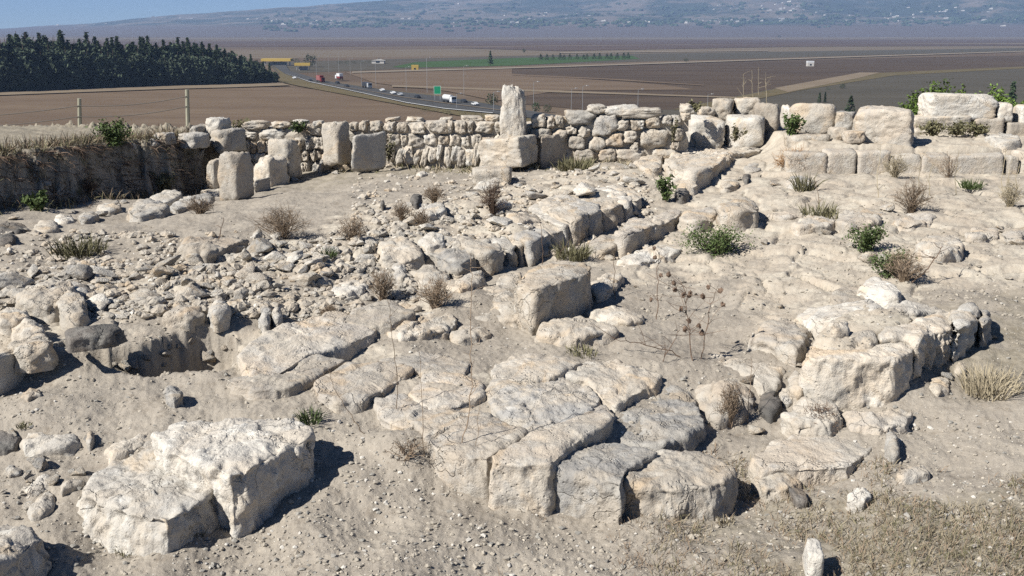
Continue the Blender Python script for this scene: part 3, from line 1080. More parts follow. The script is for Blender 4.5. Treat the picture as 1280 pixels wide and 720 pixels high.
# ------------------------------------------------------------------ pine plantation on the left
def pine_proto(kind, seed):
    r_ = np.random.default_rng(seed)
    root = empty('pine_tree' if kind < 2 else 'round_pine', (0, 0, -500))
    b = MB()
    Ht = 20.0
    tk = MB()
    tk.tube([(0, 0, -.3), (.1, 0, 7), (0, .1, 11), (0, 0, 14)], [.32, .25, .14, .04], 6)
    n = 620
    for _ in range(n):
        if kind < 2:
            h = 1.5 + (Ht - 1.5) * r_.uniform() ** .85
            R = 4.3 * (1 - ((h - 1.5) / (Ht - 1.4)) ** 1.35) + .18
            R *= .78 + .3 * math.sin(h * 2.6 + seed)
            t = r_.uniform(0, 6.28)
            R *= .85 + .25 * math.sin(3 * t + h)
            rr = R * r_.uniform(.35, 1.0) ** .6
            sz = r_.uniform(.55, 1.15) * (.55 + .5 * (1 - h / Ht))
        else:
            u = r_.normal(size=3)
            u /= np.linalg.norm(u)
            k = r_.uniform(.6, 1)
            h = 6.5 + u[2] * 6.0 * k
            t = math.atan2(u[1], u[0])
            rr = math.hypot(u[0], u[1]) * 4.3 * k * (.8 + .25 * math.sin(3 * t + h * .8))
            sz = r_.uniform(.6, 1.15)
        b.leaf((rr * math.cos(t), rr * math.sin(t), h), sz, r_, .2)
        b.leaf((rr * math.cos(t) + r_.normal() * .3, rr * math.sin(t) + r_.normal() * .3, h + r_.normal() * .3), sz * .8, r_, -.1)
    tk.build('trunk', 'bark', root)
    b.build('crown', 'pine' if kind < 2 else 'pine2', root)
    return root


protos = [pine_proto(0, 1), pine_proto(0, 2), pine_proto(1, 3)]
rprotos = [pine_proto(2, 4), pine_proto(2, 5)]
used_p = set()


def plant_tree(pr, p, s, rz, label, group):
    if id(pr) not in used_p:
        used_p.add(id(pr))
        o = pr
    else:
        o = copy_tree(pr)
    o.location = [float(x) for x in p]
    o.rotation_euler = (0, 0, rz)
    o.scale = (s * random.uniform(.9, 1.15), s * random.uniform(.9, 1.15), s)
    return tag(o, label, 'tree', group)


for row in range(4):
    nn = [54, 46, 42, 40][row]
    for i in range(nn):
        px = -46 + (396 - row * 6) * (i + random.uniform(-.3, .3)) / nn
        by = np.interp(px, [-60, 0, 90, 200, 300, 352], [118, 116, 112.5, 108.5, 106, 104.5])
        p0 = WZ(px, by, PZ)
        Y = p0[1] + row * 9 + random.uniform(-2, 2)
        X = p0[0] * Y / p0[1]
        ty = np.interp(px, [-60, 0, 40, 110, 200, 240, 300, 340, 355], [46, 46, 45, 51, 54, 52, 68, 76, 84]) + random.uniform(-2, 7)
        if px > 335:
            ty = max(ty, 80)
        dep = math.hypot(Y, 25)
        ht = max(5, (by - ty) / F_PX * dep)
        if row == 0:
            ht *= random.uniform(.55, .8)
            plant_tree(rprotos[i % 2], (X, Y, PZ), ht / 12.8, random.uniform(0, 6), 'rounded bluish pine in the front row of the plantation edge', 'pines of the plantation')
        else:
            ht *= random.uniform(.85, 1.04)
            if random.random() < .3:
                plant_tree(rprotos[i % 2], (X, Y, PZ), ht / 13.2, random.uniform(0, 6), 'tall rounded pine crown showing among the pointed ones of the plantation', 'pines of the plantation')
                continue
            plant_tree(protos[(i * 7 + row) % 3], (X, Y, PZ), ht / 20.0, random.uniform(0, 6), 'dark pointed pine standing in the dense plantation', 'pines of the plantation')

# single far trees and bushes on the plain
def far_tree(px, by, ty, name, label, shape, group=None, wpx=None, seed=0, mat='pine'):
    r_ = np.random.default_rng(seed + int(px))
    p = WZ(px, by, PZ)
    dep = math.hypot(p[1], 28)
    h = (by - ty) / F_PX * dep
    wd = (wpx if wpx else (by - ty) * .5) / F_PX * dep / 2
    root = empty(name, p)
    tk = MB()
    tk.tube([(0, 0, -.2), (0, 0, h * .8)], [h * .025, h * .01], 5)
    b = MB()
    n = 220
    for _ in range(n):
        u = r_.normal(size=3)
        u /= np.linalg.norm(u)
        k = r_.uniform(.5, 1)
        if shape == 'column':
            hh = h * (.08 + .92 * r_.uniform())
            rr = wd * min(1, 1.3 * (1 - hh / h) + .12) * r_.uniform(.4, 1)
            t = r_.uniform(0, 6.28)
            c = (rr * math.cos(t), rr * math.sin(t), hh)
        else:
            c = (u[0] * wd * k, u[1] * wd * k, h * .5 + u[2] * h * .48 * k)
        b.leaf(c, h * .075, r_, .2)
    tk.build('trunk', 'bark', root)
    b.build('crown', mat, root)
    return tag(root, label, 'tree' if shape != 'bush' else 'bush', group)


for k in range(16):
    far_tree(676 + k * 7.4 + random.uniform(-2, 2), 75.5 - k * .12, 66.5 + random.uniform(-1, 2.5), 'cypress_tree', 'small dark cypress in the row along the green field', 'column', 'cypresses along the green field', wpx=6)
far_tree(613, 82, 65, 'cypress_tree', 'lone dark cypress standing at the edge of the green field', 'column', wpx=7)
far_tree(388, 84, 67, 'round_tree', 'grey green round tree beside the yellow station roofs', 'round', wpx=17, mat='pine2')
far_tree(371, 79.5, 73, 'round_tree', 'low round tree between the two yellow station roofs', 'round', wpx=9)
far_tree(474, 79, 73, 'round_tree', 'small tree behind the pale gabled hut', 'column', wpx=6)
for k in range(6):
    far_tree(425 + k * 9, 80.3 - k * .3, 76, 'round_tree', 'tiny dark tree in the hedge left of the gabled hut', 'round', 'hedge trees beyond the road', wpx=9)
far_tree(615, 133, 116, 'round_bush', 'dark round bush at the roadside left of the standing stone', 'bush', wpx=17)
far_tree(670, 141, 127, 'round_bush', 'dark bush just right of the standing stone, nearer the stone', 'bush', wpx=11)
far_tree(684, 141, 130, 'round_bush', 'dark bush right of the standing stone, farther from the stone', 'bush', wpx=12)
far_tree(1024, 129, 116, 'conifer', 'small young conifer left of its twin, beyond the big boulder', 'column', wpx=5)
far_tree(1031, 129, 115.5, 'conifer', 'thin young conifer right of its twin, beyond the big boulder', 'column', wpx=3.4)
far_tree(1062, 148, 121, 'conifer', 'dark conical tree between the big boulder and the squared block', 'column', wpx=15)
far_tree(1053, 111.5, 104.5, 'round_bush', 'dark dot-like bush on the grassy field edge', 'bush', wpx=8)
far_tree(1035, 113, 109, 'round_bush', 'little bush left of the dot-like bush on the field edge', 'bush', wpx=7)
far_tree(858, 77, 73, 'round_bush', 'dark bush on the field track in mid plain', 'bush', wpx=7)
far_tree(974, 42.5 + 5, 44, 'round_bush', 'tiny dark bush far out in the plain', 'bush', wpx=5)
far_tree(655, 66, 60.5, 'round_tree', 'tiny lone tree beyond the green field', 'round', wpx=4)
far_tree(857, 77, 74, 'round_bush', 'low dark shrub beside the field track', 'bush', wpx=5)
for k in range(9):
    far_tree(535 + k * 9 + random.uniform(-4, 4), 139.5 + k * 1.2 + random.uniform(-3, 2), 133 + k * 1.1, 'roadside_bush', 'olive scrub bush on the near verge of the highway', 'bush', 'scrub bushes on the highway verge', wpx=14, mat='leafolive')

# bright saplings behind the stone wall on the right
def leafy(name, label, base, h, wd, n, size, mat, cat='bush', group=None, seed=0, stems=5, low=0.0, flat=1.0):
    r_ = np.random.default_rng(seed)
    root = empty(name, base)
    st, lf = MB(), MB()
    for k in range(stems):
        t = r_.uniform(0, 6.28)
        d = r_.uniform(.2, 1) ** .7
        tip = np.array((math.cos(t) * wd * d, math.sin(t) * wd * d * flat, h * (1 - .45 * d * d) * r_.uniform(.75, 1)))
        mid = tip * np.array((.4, .4, .6))
        st.tube([(0, 0, -.03), tuple(mid), tuple(tip)], [size * .14, size * .1, size * .05], 4)
        for _ in range(n // stems):
            f = r_.uniform(low, 1.05)
            c = (mid * f * 2 if f < .5 else mid + (tip - mid) * (f - .5) * 2) + r_.normal(size=3) * wd * .16 * (1.2 - .5 * f)
            c[2] = max(c[2], .01)
            lf.leaf(c, size * r_.uniform(.6, 1.2), r_, .3)
    st.build('stem', 'twig', root)
    lf.build('foliage', mat, root)
    return tag(root, label, cat, group)


for k, (px, ty, hb) in enumerate([(1142, 128, 8), (1156, 118, 17), (1175, 103, 27), (1192, 106, 26), (1218, 120, 14), (1240, 112, 20), (1258, 122, 12), (1276, 124, 12)]):
    Y = 29.0 + k * .2
    top = PD(px, ty, Y)
    z0 = float(np.interp(Y, SL_Y, SL_Z))
    leafy('green_sapling', ['lowest bright green sapling at the left end of the row', 'bright sapling between the lowest and the tallest one', 'tallest bright green sapling behind the long pitted block',
                            'bright sapling just right of the tallest one', 'low bright sapling behind the middle of the long pitted block', 'bright sapling above the right end of the long pitted block',
                            'sapling behind the small square stone on the wall', 'sapling at the far right edge of the picture'][k],
          (top[0], Y, z0), (top[2] - z0) * 1.12, .6, 1300, .06, 'leafbright', 'sapling', 'saplings behind the right wall', seed=60 + k, stems=9, low=.3)
far_tree(1262, 150, 104, 'conifer', 'dark conifer behind the bright saplings at far right', 'column', wpx=12)

# ------------------------------------------------------------------ traffic and furniture of the highway
def car_proto(kind):
    root = empty({'car': 'car', 'van': 'van'}[kind], (0, 0, -500))
    b, g = MB(), MB()
    if kind == 'car':
        b.prism([(-2.1, .35), (2.1, .35), (2.15, .75), (1.2, .9), (.55, 1.42), (-1.2, 1.45), (-2.0, .95), (-2.15, .8)], -.85, .85)
        g.prism([(1.12, .93), (.52, 1.38), (-1.15, 1.4), (-1.75, .98)], -.87, .87)
    else:
        b.prism([(-2.4, .4), (2.4, .4), (2.4, 1.0), (1.7, 1.25), (1.2, 2.1), (-2.4, 2.1)], -.95, .95)
        g.prism([(1.62, 1.25), (1.15, 1.95), (.3, 1.95), (.3, 1.25)], -.97, .97)
    bo = b.build('body', 'carwhite', root)
    g.build('window', 'glass', root)
    for x in (-1.35, 1.35):
        for y in (-.8, .8):
            wv = MB()
            wv.tube([(x, y - .12, .33), (x, y + .12, .33)], .33, 12)
            wv.build('wheel', 'tyre', root)
    return root


def truck(kind, p, rz, label):
    root = empty('lorry', p, rz)
    b = MB()
    b.box((3.6, 0, 1.75), (2.2, 2.4, 2.5))
    b.build('cab', {'red': 'red', 'grey': 'carsilver', 'white': 'carwhite', 'redwhite': 'carwhite'}[kind], root)
    g = MB()
    g.box((4.72, 0, 2.3), (.06, 2.1, .9))
    g.build('windscreen', 'glass', root)
    c = MB()
    if kind == 'red':
        c.box((-1.6, 0, 2.6), (7.6, 2.5, 3.0))
        c.build('cargo_box', 'red', root)
        d = MB()
        for x in (-4.0, -1.7, .6):
            d.box((x, 0, 2.6), (.25, 2.56, 2.9))
        d.build('box_rib', 'house', root)
    elif kind == 'redwhite':
        c.box((-1.2, 0, 3.2), (6.2, 2.5, 1.9))
        c.build('cargo_box', 'carwhite', root)
        d = MB()
        d.box((-1.2, 0, 1.6), (6.2, 2.4, 1.2))
        d.build('lower_panel', 'red', root)
    elif kind == 'grey':
        c.box((-1.4, 0, 2.1), (7, 2.5, 2.1))
        c.build('tipper_body', 'cardark', root)
    else:
        c.tube([(2.2, 0, 2.35), (-5.2, 0, 2.35)], 1.25, 16)
        c.build('tank', 'carwhite', root)
        d = MB()
        d.box((-1.5, 0, 1.15), (7.6, 2.2, .5))
        d.build('chassis', 'cardark', root)
    for x in (3.7, -.5, -3.2, -4.4):
        for y in (-1.05, 1.05):
            wv = MB()
            wv.tube([(x, y - .15, .5), (x, y + .15, .5)], .5, 12)
            wv.build('wheel', 'tyre', root)
    root.scale = (.85, .85, .85)
    return tag(root, label, 'lorry')


_ra, _rb = WZ(454, 112, PZ), WZ(600, 132, PZ)
RD = math.atan2(_rb[1] - _ra[1], _rb[0] - _ra[0])       # direction of the highway, coming towards us
RZ = PZ + .75
cp = car_proto('car')
first = True
for px, py, mt, lab in [(368, 98.5, 'carwhite', 'white car farthest along the highway, near the pine plantation'), (388, 101.5, 'cardark', 'dark car just behind the red lorry'),
                        (422, 104.5, 'cardark', 'dark car below the red and white lorry'), (433.5, 108.5, 'cardark', 'dark car left of the grey tipper lorry'),
                        (478, 114, 'carwhite', 'white car right of the grey tipper lorry'), (491.5, 117.5, 'carwhite', 'white car, left one of the close pair in mid road'),
                        (500.5, 119.5, 'carsilver', 'silver car, right one of the close pair in mid road'), (522, 122.5, 'cardark', 'dark car below the green road sign'),
                        (580, 128, 'cardark', 'dark car just behind the white tanker lorry'), (594, 131.5, 'carwhite', 'white car nearest the standing stone')]:
    o = cp if first else copy_tree(cp)
    first = False
    bo = [c for c in o.children if c.name.startswith('body')][0]
    bo.data = bo.data.copy()
    bo.data.materials[0] = M[mt]
    o.location = [float(x) for x in WZ(px, py, RZ)]
    o.rotation_euler = (0, 0, RD)
    o.scale = (.85, .85, .85)
    tag(o, lab, 'car', 'cars on the highway')
truck('red', WZ(401, 102.5, RZ), RD, 'red box lorry with pale ribs on the highway')
truck('redwhite', WZ(424, 99.5, RZ), RD + math.pi, 'white topped lorry with red lower half right of the red lorry')
truck('grey', WZ(459, 110, RZ), RD, 'grey tipper lorry with dark load bed in mid highway')
truck('white', WZ(562, 128.5, RZ), RD, 'white tanker lorry on the highway near the green sign')


def lamp(px, by, ty, label):
    p = WZ(px, by, PZ)
    h = (by - ty) / F_PX * math.hypot(p[1], 25)
    root = empty('street_lamp', p, RD + math.pi / 2)
    b = MB()
    b.tube([(0, 0, -.2), (0, 0, h)], [.09, .06], 6)
    b.build('pole', 'metal', root)
    b = MB()
    b.tube([(0, 0, h - .05), (.9, 0, h + .15), (1.6, 0, h + .2)], .06, 5)
    b.build('arm', 'metal', root)
    b = MB()
    b.box((1.9, 0, h + .2), (.9, .35, .18))
    b.build('lamp_head', 'paint', root)
    tag(root, label, 'street lamp', 'lamps along the highway')


for px, by, ty, lab in [(534, 116, 74, 'tall lamp left of the green road sign'), (508, 114, 85, 'lamp above the close pair of cars'), (580, 120, 84, 'lamp above the tail of the white tanker'),
                        (571, 137, 118, 'short lamp on the near verge by the tanker'), (617, 141, 116, 'pale lamp immediately left of the standing stone'), (667, 141, 104, 'first lamp right of the standing stone'),
                        (714, 142, 112, 'second lamp right of the standing stone'), (728, 142, 109, 'third lamp right of the standing stone'), (797, 142, 113, 'fourth lamp right of the standing stone'),
                        (884, 142, 119, 'lamp head just left of the stacked boulders'), (396, 100, 72, 'lamp above the red lorry'), (424, 99, 66, 'lamp above the red topped white lorry'),
                        (452, 108, 78, 'lamp above the grey tipper lorry'), (470, 108, 76, 'lamp right of the grey tipper lorry'), (411, 92, 70, 'lamp between the red lorry and the station'),
                        (438, 94, 74, 'lamp behind the dark cars')]:
    lamp(px, by, ty, lab)


def road_sign():
    p = WZ(547, 127, PZ)
    root = empty('road_sign', p)
    for x in (-1.1, 1.1):
        b = MB()
        b.tube([(x, .1, -.2), (x, .1, 6.0)], .09, 6)
        b.build('post', 'metal', root)
    b = MB()
    b.box((0, 0, 4.6), (2.9, .1, 3.3))
    b.build('sign_panel', 'signgreen', root)
    b = MB()
    for sx, sz, sw, sh in ((0, 6.19, 2.8, .08), (0, 3.01, 2.8, .08), (-1.38, 4.6, .08, 3.1), (1.38, 4.6, .08, 3.1)):
        b.box((sx, -.06, sz), (sw, .03, sh))
    b.build('sign_border', 'paint', root)
    tag(root, 'green direction sign on two posts beside the highway', 'road sign')


road_sign()


def far_box(name, px, by, wpx, hpx, mat, label, cat, gable=False, canopy=False, group=None, roofmat='roof'):
    p = WZ(px, by, PZ)
    d = math.hypot(p[1], 28) / F_PX
    wd, h = wpx * d, hpx * d
    root = empty(name, p)
    b = MB()
    if canopy:
        b.box((0, 0, h * .82), (wd, wd * .5, h * .36))
        b.build('roof', mat, root)
        for x in (-.42, -.14, .14, .42):
            c = MB()
            c.box((x * wd, 0, h * .32), (wd * .03, wd * .06, h * .64))
            c.build('column', 'metal', root)
        c = MB()
        c.box((0, wd * .12, h * .25), (wd * .55, wd * .2, h * .5))
        c.build('kiosk', 'house', root)
    else:
        b.box((0, 0, h * .35), (wd, wd * .7, h * .7))
        b.build('wall', mat, root)
        r = MB()
        if gable:
            r.prism([(-wd * .56, h * .68), (wd * .56, h * .68), (0, h)], -wd * .4, wd * .4)
        else:
            r.box((0, 0, h * .85), (wd * 1.02, wd * .72, h * .3))
        r.build('roof', roofmat, root)
        g = MB()
        g.box((0, -wd * .352, h * .32), (wd * .3, .06, h * .3))
        g.build('window', 'glass', root)
    return tag(root, label, cat, group)


far_box('station_building', 347, 82, 36, 8.5, 'yellow', 'long yellow roofed fuel station beside the pine plantation', 'fuel station', canopy=True)
far_box('station_building', 379, 88, 19, 9, 'yellow', 'second yellow roofed station hall, nearer the highway', 'fuel station', canopy=True)
far_box('hut', 473, 79.5, 15, 5.5, 'house', 'pale hut with a low gable beyond the highway', 'hut', gable=True, roofmat='house')
far_box('hut', 519, 88, 8.5, 6.5, 'yellow', 'small bright yellow hut at the corner of the green field', 'hut', roofmat='yellow')
far_box('field_hut', 1012.5, 83, 8, 6.5, 'house', 'small white hut alone in the dark ploughed field', 'hut', roofmat='carwhite')

# the town on the far hills
def house_proto(seed):
    r_ = random.Random(seed)
    b = MB()
    a, c, h = r_.uniform(12, 20), r_.uniform(9, 14), r_.uniform(6, 10)
    b.box((0, 0, h / 2 - 1), (a, c, h + 2))
    b.box((a * .2, c * .1, h + 1.2), (a * .45, c * .6, 2.4))
    b.box((-a * .5 - 2, 0, h * .3 - 1), (4, c * .7, h * .6 + 2))
    return b


hp = [house_proto(k) for k in range(4)]
hmesh = []
CL = [(72, 30.5, 16, 1.2, 12), (120, 30, 25, 2, 6), (215, 24, 45, 3, 14), (330, 26, 50, 4, 16), (420, 29, 30, 4, 30), (365, 30, 25, 3, 12), (520, 27, 60, 4, 14), (640, 26, 60, 4, 16), (700, 20, 60, 5, 14), (800, 27, 50, 4, 16),
      (900, 27, 45, 2, 26), (985, 12, 35, 7, 34), (960, 25, 30, 4, 10), (1100, 22, 60, 6, 24), (1190, 14, 50, 6, 24), (1250, 24, 40, 5, 14), (880, 8, 60, 5, 10), (560, 14, 60, 6, 10)]
CLN = ['on the pale spur at far left', 'on the left end of the far hills', 'on the left ridge above the plantation', 'on the slope above the fuel station', 'in the white cluster above the highway',
       'at the foot of the left slope', 'on the low slope above the green field', 'in the scattered quarter above the standing stone', 'on the middle slope right of the standing stone', 'at the hill foot in mid distance',
       'in the row at the edge of the plain', 'in the bright upper quarter of the hill town', 'below the bright upper quarter', 'among the woods right of centre', 'on the upper right slope', 'near the right edge of the far slope',
       'high on the hazy middle slope', 'high on the hazy left slope']
ysamp = np.linspace(YF, YR, 500)
nh = 0
for (cx, cy, sx, sy, n), where in zip(CL, CLN):
    for k in range(int(n * .62)):
        px, py = cx + RNG.normal() * sx * .6, cy + RNG.normal() * sy * .6
        dx, dy, dz = ray(px, py)
        X = dx / dy * ysamp
        zr = CAM_Z + dz / dy * ysamp
        zz = hill_z(X, ysamp)
        hit = np.nonzero(zz > zr)[0]
        if not len(hit):
            continue
        j = hit[0]
        if nh < 4:
            o = hp[nh].build('house', 'house', smooth=False)
            hmesh.append(o.data)
        else:
            o = bpy.data.objects.new('house', hmesh[nh % 4])
            COL.objects.link(o)
        nh += 1
        o.location = (float(X[j]), float(ysamp[j]), float(zz[j]))
        o.rotation_euler = (0, 0, random.uniform(-.6, .6))
        sc = random.uniform(.4, 1.0)
        o.scale = (sc * 1.2, sc, sc * .8)
        tag(o, 'tiny pale house ' + where, 'house', 'houses ' + where)


def far_wood():
    """dark belt of trees at the hill foot that reads as one mass"""
    V, Fs = [], []
    D, Fa = ICO[1]
    n0 = 0
    for _ in range(620):
        px = RNG.uniform(330, 1330)
        py = np.interp(px, [330, 640, 900, 1280], [33, 31, 29, 26]) + RNG.normal() * 3.0
        if RNG.uniform() < .45:
            py = RNG.uniform(4, 28)
        dx, dy, dz = ray(px, py)
        X = dx / dy * ysamp
        hit = np.nonzero(hill_z(X, ysamp) > CAM_Z + dz / dy * ysamp)[0]
        if not len(hit):
            continue
        j = hit[0]
        zb = hill_z(X[j:j + 1], ysamp[j:j + 1])[0]
        for q_ in range(3):
            s = RNG.uniform(5, 11)
            vv = D * np.array((s * 1.5, s * 1.2, s * .8)) * (1 + .2 * RNG.normal(size=(len(D), 1)))
            V.append(vv + np.array((X[j] + RNG.normal() * 16, ysamp[j] + RNG.normal() * 14, zb + s * .4)))
            Fs.append(Fa + n0)
            n0 += len(D)
    tag(mesh_obj('distant_wood', np.concatenate(V), np.concatenate(Fs), 'pine', smooth=False), kind='stuff')


far_wood()

# ------------------------------------------------------------------ wire fence on the bank
def fence():
    Y = 30.0
    root = empty('wire_fence', (0, 0, 0))
    tops = []
    for px, ty, by, lean in ((-130, 140, 186, 0), (100, 123, 170, -.02), (235, 112, 155, -.03)):
        a = PD(px, by + 3, Y)
        t = PD(px + lean * 40, ty, Y)
        b = MB()
        b.tube([tuple(a), tuple((a + t) / 2), tuple(t)], [.062, .06, .055], 8)
        b.build('post', 'wood', root, smooth=False)
        tops.append((a, t))
    b = MB()
    for f in (.55, .82):
        for (a0, t0), (a1, t1) in zip(tops[:-1], tops[1:]):
            p0, p1 = a0 + (t0 - a0) * f, a1 + (t1 - a1) * f
            b.tube([tuple(p0 + (p1 - p0) * s - np.array((0, .06, .10 * 4 * s * (1 - s)))) for s in np.linspace(0, 1, 9)], .011, 4)
    b.build('wire', 'wire', root)
    tag(root, 'old wire fence on grey posts above the shaded earth bank', 'fence')


fence()

# ------------------------------------------------------------------ the paved floor in the middle and its front edge
PV = dict(cat='paving stone', chip=.03, grow=1.0, fct=.06)
PVF = dict(PV, grow=1.035)
loft('paving_block', 'thick block at the right end of the paving front, its right end in deep shade', 'O',
     [(412, 372), (440, 318), (550, 256), (645, 243), (740, 262), (805, 292), (835, 318), (800, 350), (745, 378), (600, 392), (480, 385)], (600, 385, 512), edge=.05, amp=.03, land='the thick end block of the paving front', **PVF)
loft('paving_block', 'pale blue-grey topped block of the paving front, cracked across its top', 'O',
     [(150, 322), (212, 252), (300, 205), (380, 212), (480, 232), (548, 254), (440, 314), (408, 372), (280, 345)], (270, 335, 482), mat='grey', edge=.035, amp=.022, land='the cracked grey block of the paving front', **PVF)
loft('paving_block', 'long narrow block of the paving front left of the cracked grey one', 'N',
     [(882, 290), (880, 264), (935, 236), (1030, 185), (1150, 140), (1290, 92), (1320, 130), (1290, 168), (1220, 200), (1150, 262), (1092, 300), (985, 300)], (985, 285, 452), edge=.035, amp=.022, mat='slab', land='the long narrow front block', **PVF)
loft('paving_block', 'wide sloping block at the left end of the paving front', 'N',
     [(535, 95), (620, 92), (800, 92), (890, 118), (1008, 180), (940, 232), (858, 275), (750, 268), (660, 235), (600, 160)], (740, 262, 392), edge=.04, amp=.022, mat='slab', land='the left block of the paving front', **PVF)
loft('paving_slab', 'big flat grey slab in the second row behind the paving front', '_',
     [(605, 492), (612, 476), (680, 470), (735, 480), (752, 496), (745, 508), (707, 527), (667, 536), (640, 526), (618, 512)], h=.045, mat='grey', edge=.03, land='the big flat grey slab', **PV)
loft('paving_slab', 'cream slab in the second row with a rough crumbling right rim', '_',
     [(699, 471), (731, 454), (774, 450), (803, 457), (829, 468), (821, 478), (795, 489), (770, 505), (752, 495), (735, 478)], h=.045, edge=.03, land='the rough rimmed cream slab', **PV)
loft('paving_block', 'cracked bluish slab with a dark broken right end behind the thick end block', 'K',
     [(350, 605), (385, 520), (440, 465), (510, 428), (640, 424), (668, 452), (700, 505), (722, 560), (660, 600), (560, 640), (430, 632)], (690, 590, 668), mat='grey', edge=.04, land='the cracked bluish slab', **PVF)
loft('boulder', 'rounded brownish boulder above the gap right of the bluish slab', 'K',
     [(655, 430), (700, 382), (790, 358), (890, 385), (936, 432), (915, 480), (865, 512), (760, 525), (700, 490)], (840, 512, 588), mat='tan', edge=.16, crown=.05, cat='boulder', land='the rounded brownish boulder')
loft('boulder', 'grey stone sunk in the dark gap between the paving and the right platform', 'K',
     [(920, 450), (955, 410), (995, 430), (1005, 490), (965, 525), (930, 505)], (965, 505, 545), mat='dark', edge=.1, cat='boulder', land='the dark gap stone')
loft('paving_slab', 'low slab behind the rounded brownish boulder', 'K',
     [(690, 332), (740, 292), (860, 288), (985, 328), (1022, 362), (992, 408), (930, 416), (880, 384), (780, 352)], (985, 395, 432), edge=.07, land='the low slab behind the boulder', **PV)
for lb, pts, h, mt in [
    ('long ledge slab forming the upper left step of the paving', q('J', [(-70, 310), (60, 228), (300, 162), (490, 182), (440, 222), (330, 268), (195, 300), (70, 372), (-20, 395)]), .11, 'slab'),
    ('flat slab below the ledge slab, beside the pit', q('J', [(-120, 395), (-20, 405), (75, 378), (200, 305), (340, 326), (240, 380), (125, 428), (0, 440), (-90, 420)]), .10, 'slab'),
    ('broad sunlit slab in the middle left of the paving', q('J', [(208, 412), (345, 332), (500, 330), (590, 352), (490, 420), (395, 468), (300, 476), (220, 440)]), .09, 'slab'),
    ('slab with a split corner left of the dead stalk', q('J', [(440, 330), (560, 300), (700, 300), (800, 330), (780, 370), (620, 372), (520, 345)]), .06, 'slab'),
    ('worn pale slab under the tall dead stalk', q('J', [(565, 440), (630, 372), (760, 375), (842, 400), (850, 445), (760, 480), (640, 490)]), .06, 'slab'),
    ('cream slab with a notched right edge by the sandy floor', q('J', [(868, 358), (930, 312), (1030, 300), (1180, 318), (1212, 334), (1095, 392), (960, 402), (880, 390)]), .09, 'cream'),
    ('upper slab of the thin step that runs to the wall stones', q('J', [(300, 175), (380, 130), (480, 110), (590, 130), (590, 148), (500, 185), (420, 190)]), .12, 'slab'),
    ('weathered slab left of the wide sloping front block', q('J', [(430, 470), (560, 445), (650, 495), (640, 540), (560, 570), (470, 540)]), .04, 'slab'),
    ('slab joining the big grey slab to the long narrow front block', q('K', [(-60, 590), (60, 585), (200, 545), (340, 490), (385, 520), (350, 600), (250, 590), (120, 600), (0, 640)]), .06, 'slab')]:
    loft('paving_slab', lb, '_', pts, h=h * .6 + .008, mat=mt, edge=.028, crown=.005, amp=.02, fl=.012, land='the ' + lb.split(' of ')[0][:34], **PV)

# upper steps of the paving and the blocks along the wall end
loft('step_block', 'step block with a broken shaded right end below the wall end', 'F', [(452, 632), (500, 590), (600, 556), (690, 556), (756, 586), (722, 628), (640, 640), (540, 655)], (690, 630, 668), edge=.05, land='the broken step block')
loft('step_block', 'small pale step block right of the broken one', 'F', [(718, 640), (770, 612), (860, 612), (880, 635), (830, 655), (750, 662)], (800, 650, 672), mat='cream', edge=.05)
loft('ashlar_block', 'large squared block with one tall shaded face in the centre of the ruin', '_', [(666, 362), (640, 352), (655, 338), (690, 325), (728, 327), (741, 333), (736, 342), (700, 353)], (667, 362, 419), edge=.025, amp=.022, fl=.02, fct=.05, chip=.05, land='the central squared block')
loft('ashlar_block', 'sloping cream slab leaning down from the central squared block to the left', '_', [(563, 380), (597, 366), (626, 350), (650, 348), (664, 366), (650, 395), (615, 392), (585, 392)], (615, 402, 417), edge=.05, tilt=(.05, .08), flare=1.06, fct=.05, land='the sloping cream slab')
loft('fallen_stone', 'flat fallen stone with a fluted dark right end in front of the central squared block', 'G', [(84, 632), (110, 592), (200, 574), (330, 588), (392, 606), (398, 622), (330, 642), (240, 652), (140, 645)], (340, 640, 690), edge=.06, land='the fallen stone in front of the central block')
loft('fallen_stone', 'flat fallen stone behind and right of the fluted one', 'G', [(266, 566), (330, 544), (400, 544), (492, 572), (494, 592), (430, 604), (330, 588)], (490, 592, 622), edge=.05)
loft('fallen_stone', 'rough lump with a dark right side beside the central squared block', 'G', [(272, 462), (320, 425), (385, 402), (418, 425), (400, 455), (370, 482), (310, 495)], (370, 470, 512), edge=.06, land='the rough dark sided lump')
loft('ashlar_block', 'long block with a shaded rough side lying under the wall face', 'G', [(375, 268), (430, 222), (560, 192), (640, 178), (615, 212), (580, 228), (540, 240), (425, 278)], (545, 238, 298), mat='slab', edge=.05, land='the long block under the wall')
loft('ashlar_block', 'small flat block at the left tip of the long block under the wall', 'G', [(285, 302), (350, 276), (405, 286), (420, 312), (345, 335), (300, 330)], (380, 318, 342), mat='slab', edge=.05)
loft('ashlar_block', 'squared cream block behind the low green plant, its right side notched', 'G', [(766, 178), (800, 144), (870, 138), (926, 166), (918, 186), (840, 192), (780, 190)], (840, 190, 262), land='the squared cream block')
loft('ashlar_block', 'weathered block left of the squared cream block', 'G', [(612, 218), (650, 188), (740, 180), (766, 200), (740, 222), (680, 232)], (690, 226, 262), mat='slab')
loft('boulder', 'rounded dark boulder with a weed on its right at the far end of the wall', 'G', [(1010, 78), (1040, 52), (1100, 55), (1132, 78), (1120, 95), (1050, 92)], (1050, 90, 106), mat='grey', edge=.08, cat='boulder')
loft('ashlar_block', 'flat pale slab flush with the floor right of the long block', 'G', [(380, 372), (470, 330), (560, 308), (650, 325), (600, 350), (470, 380)], h=.04, mat='white')
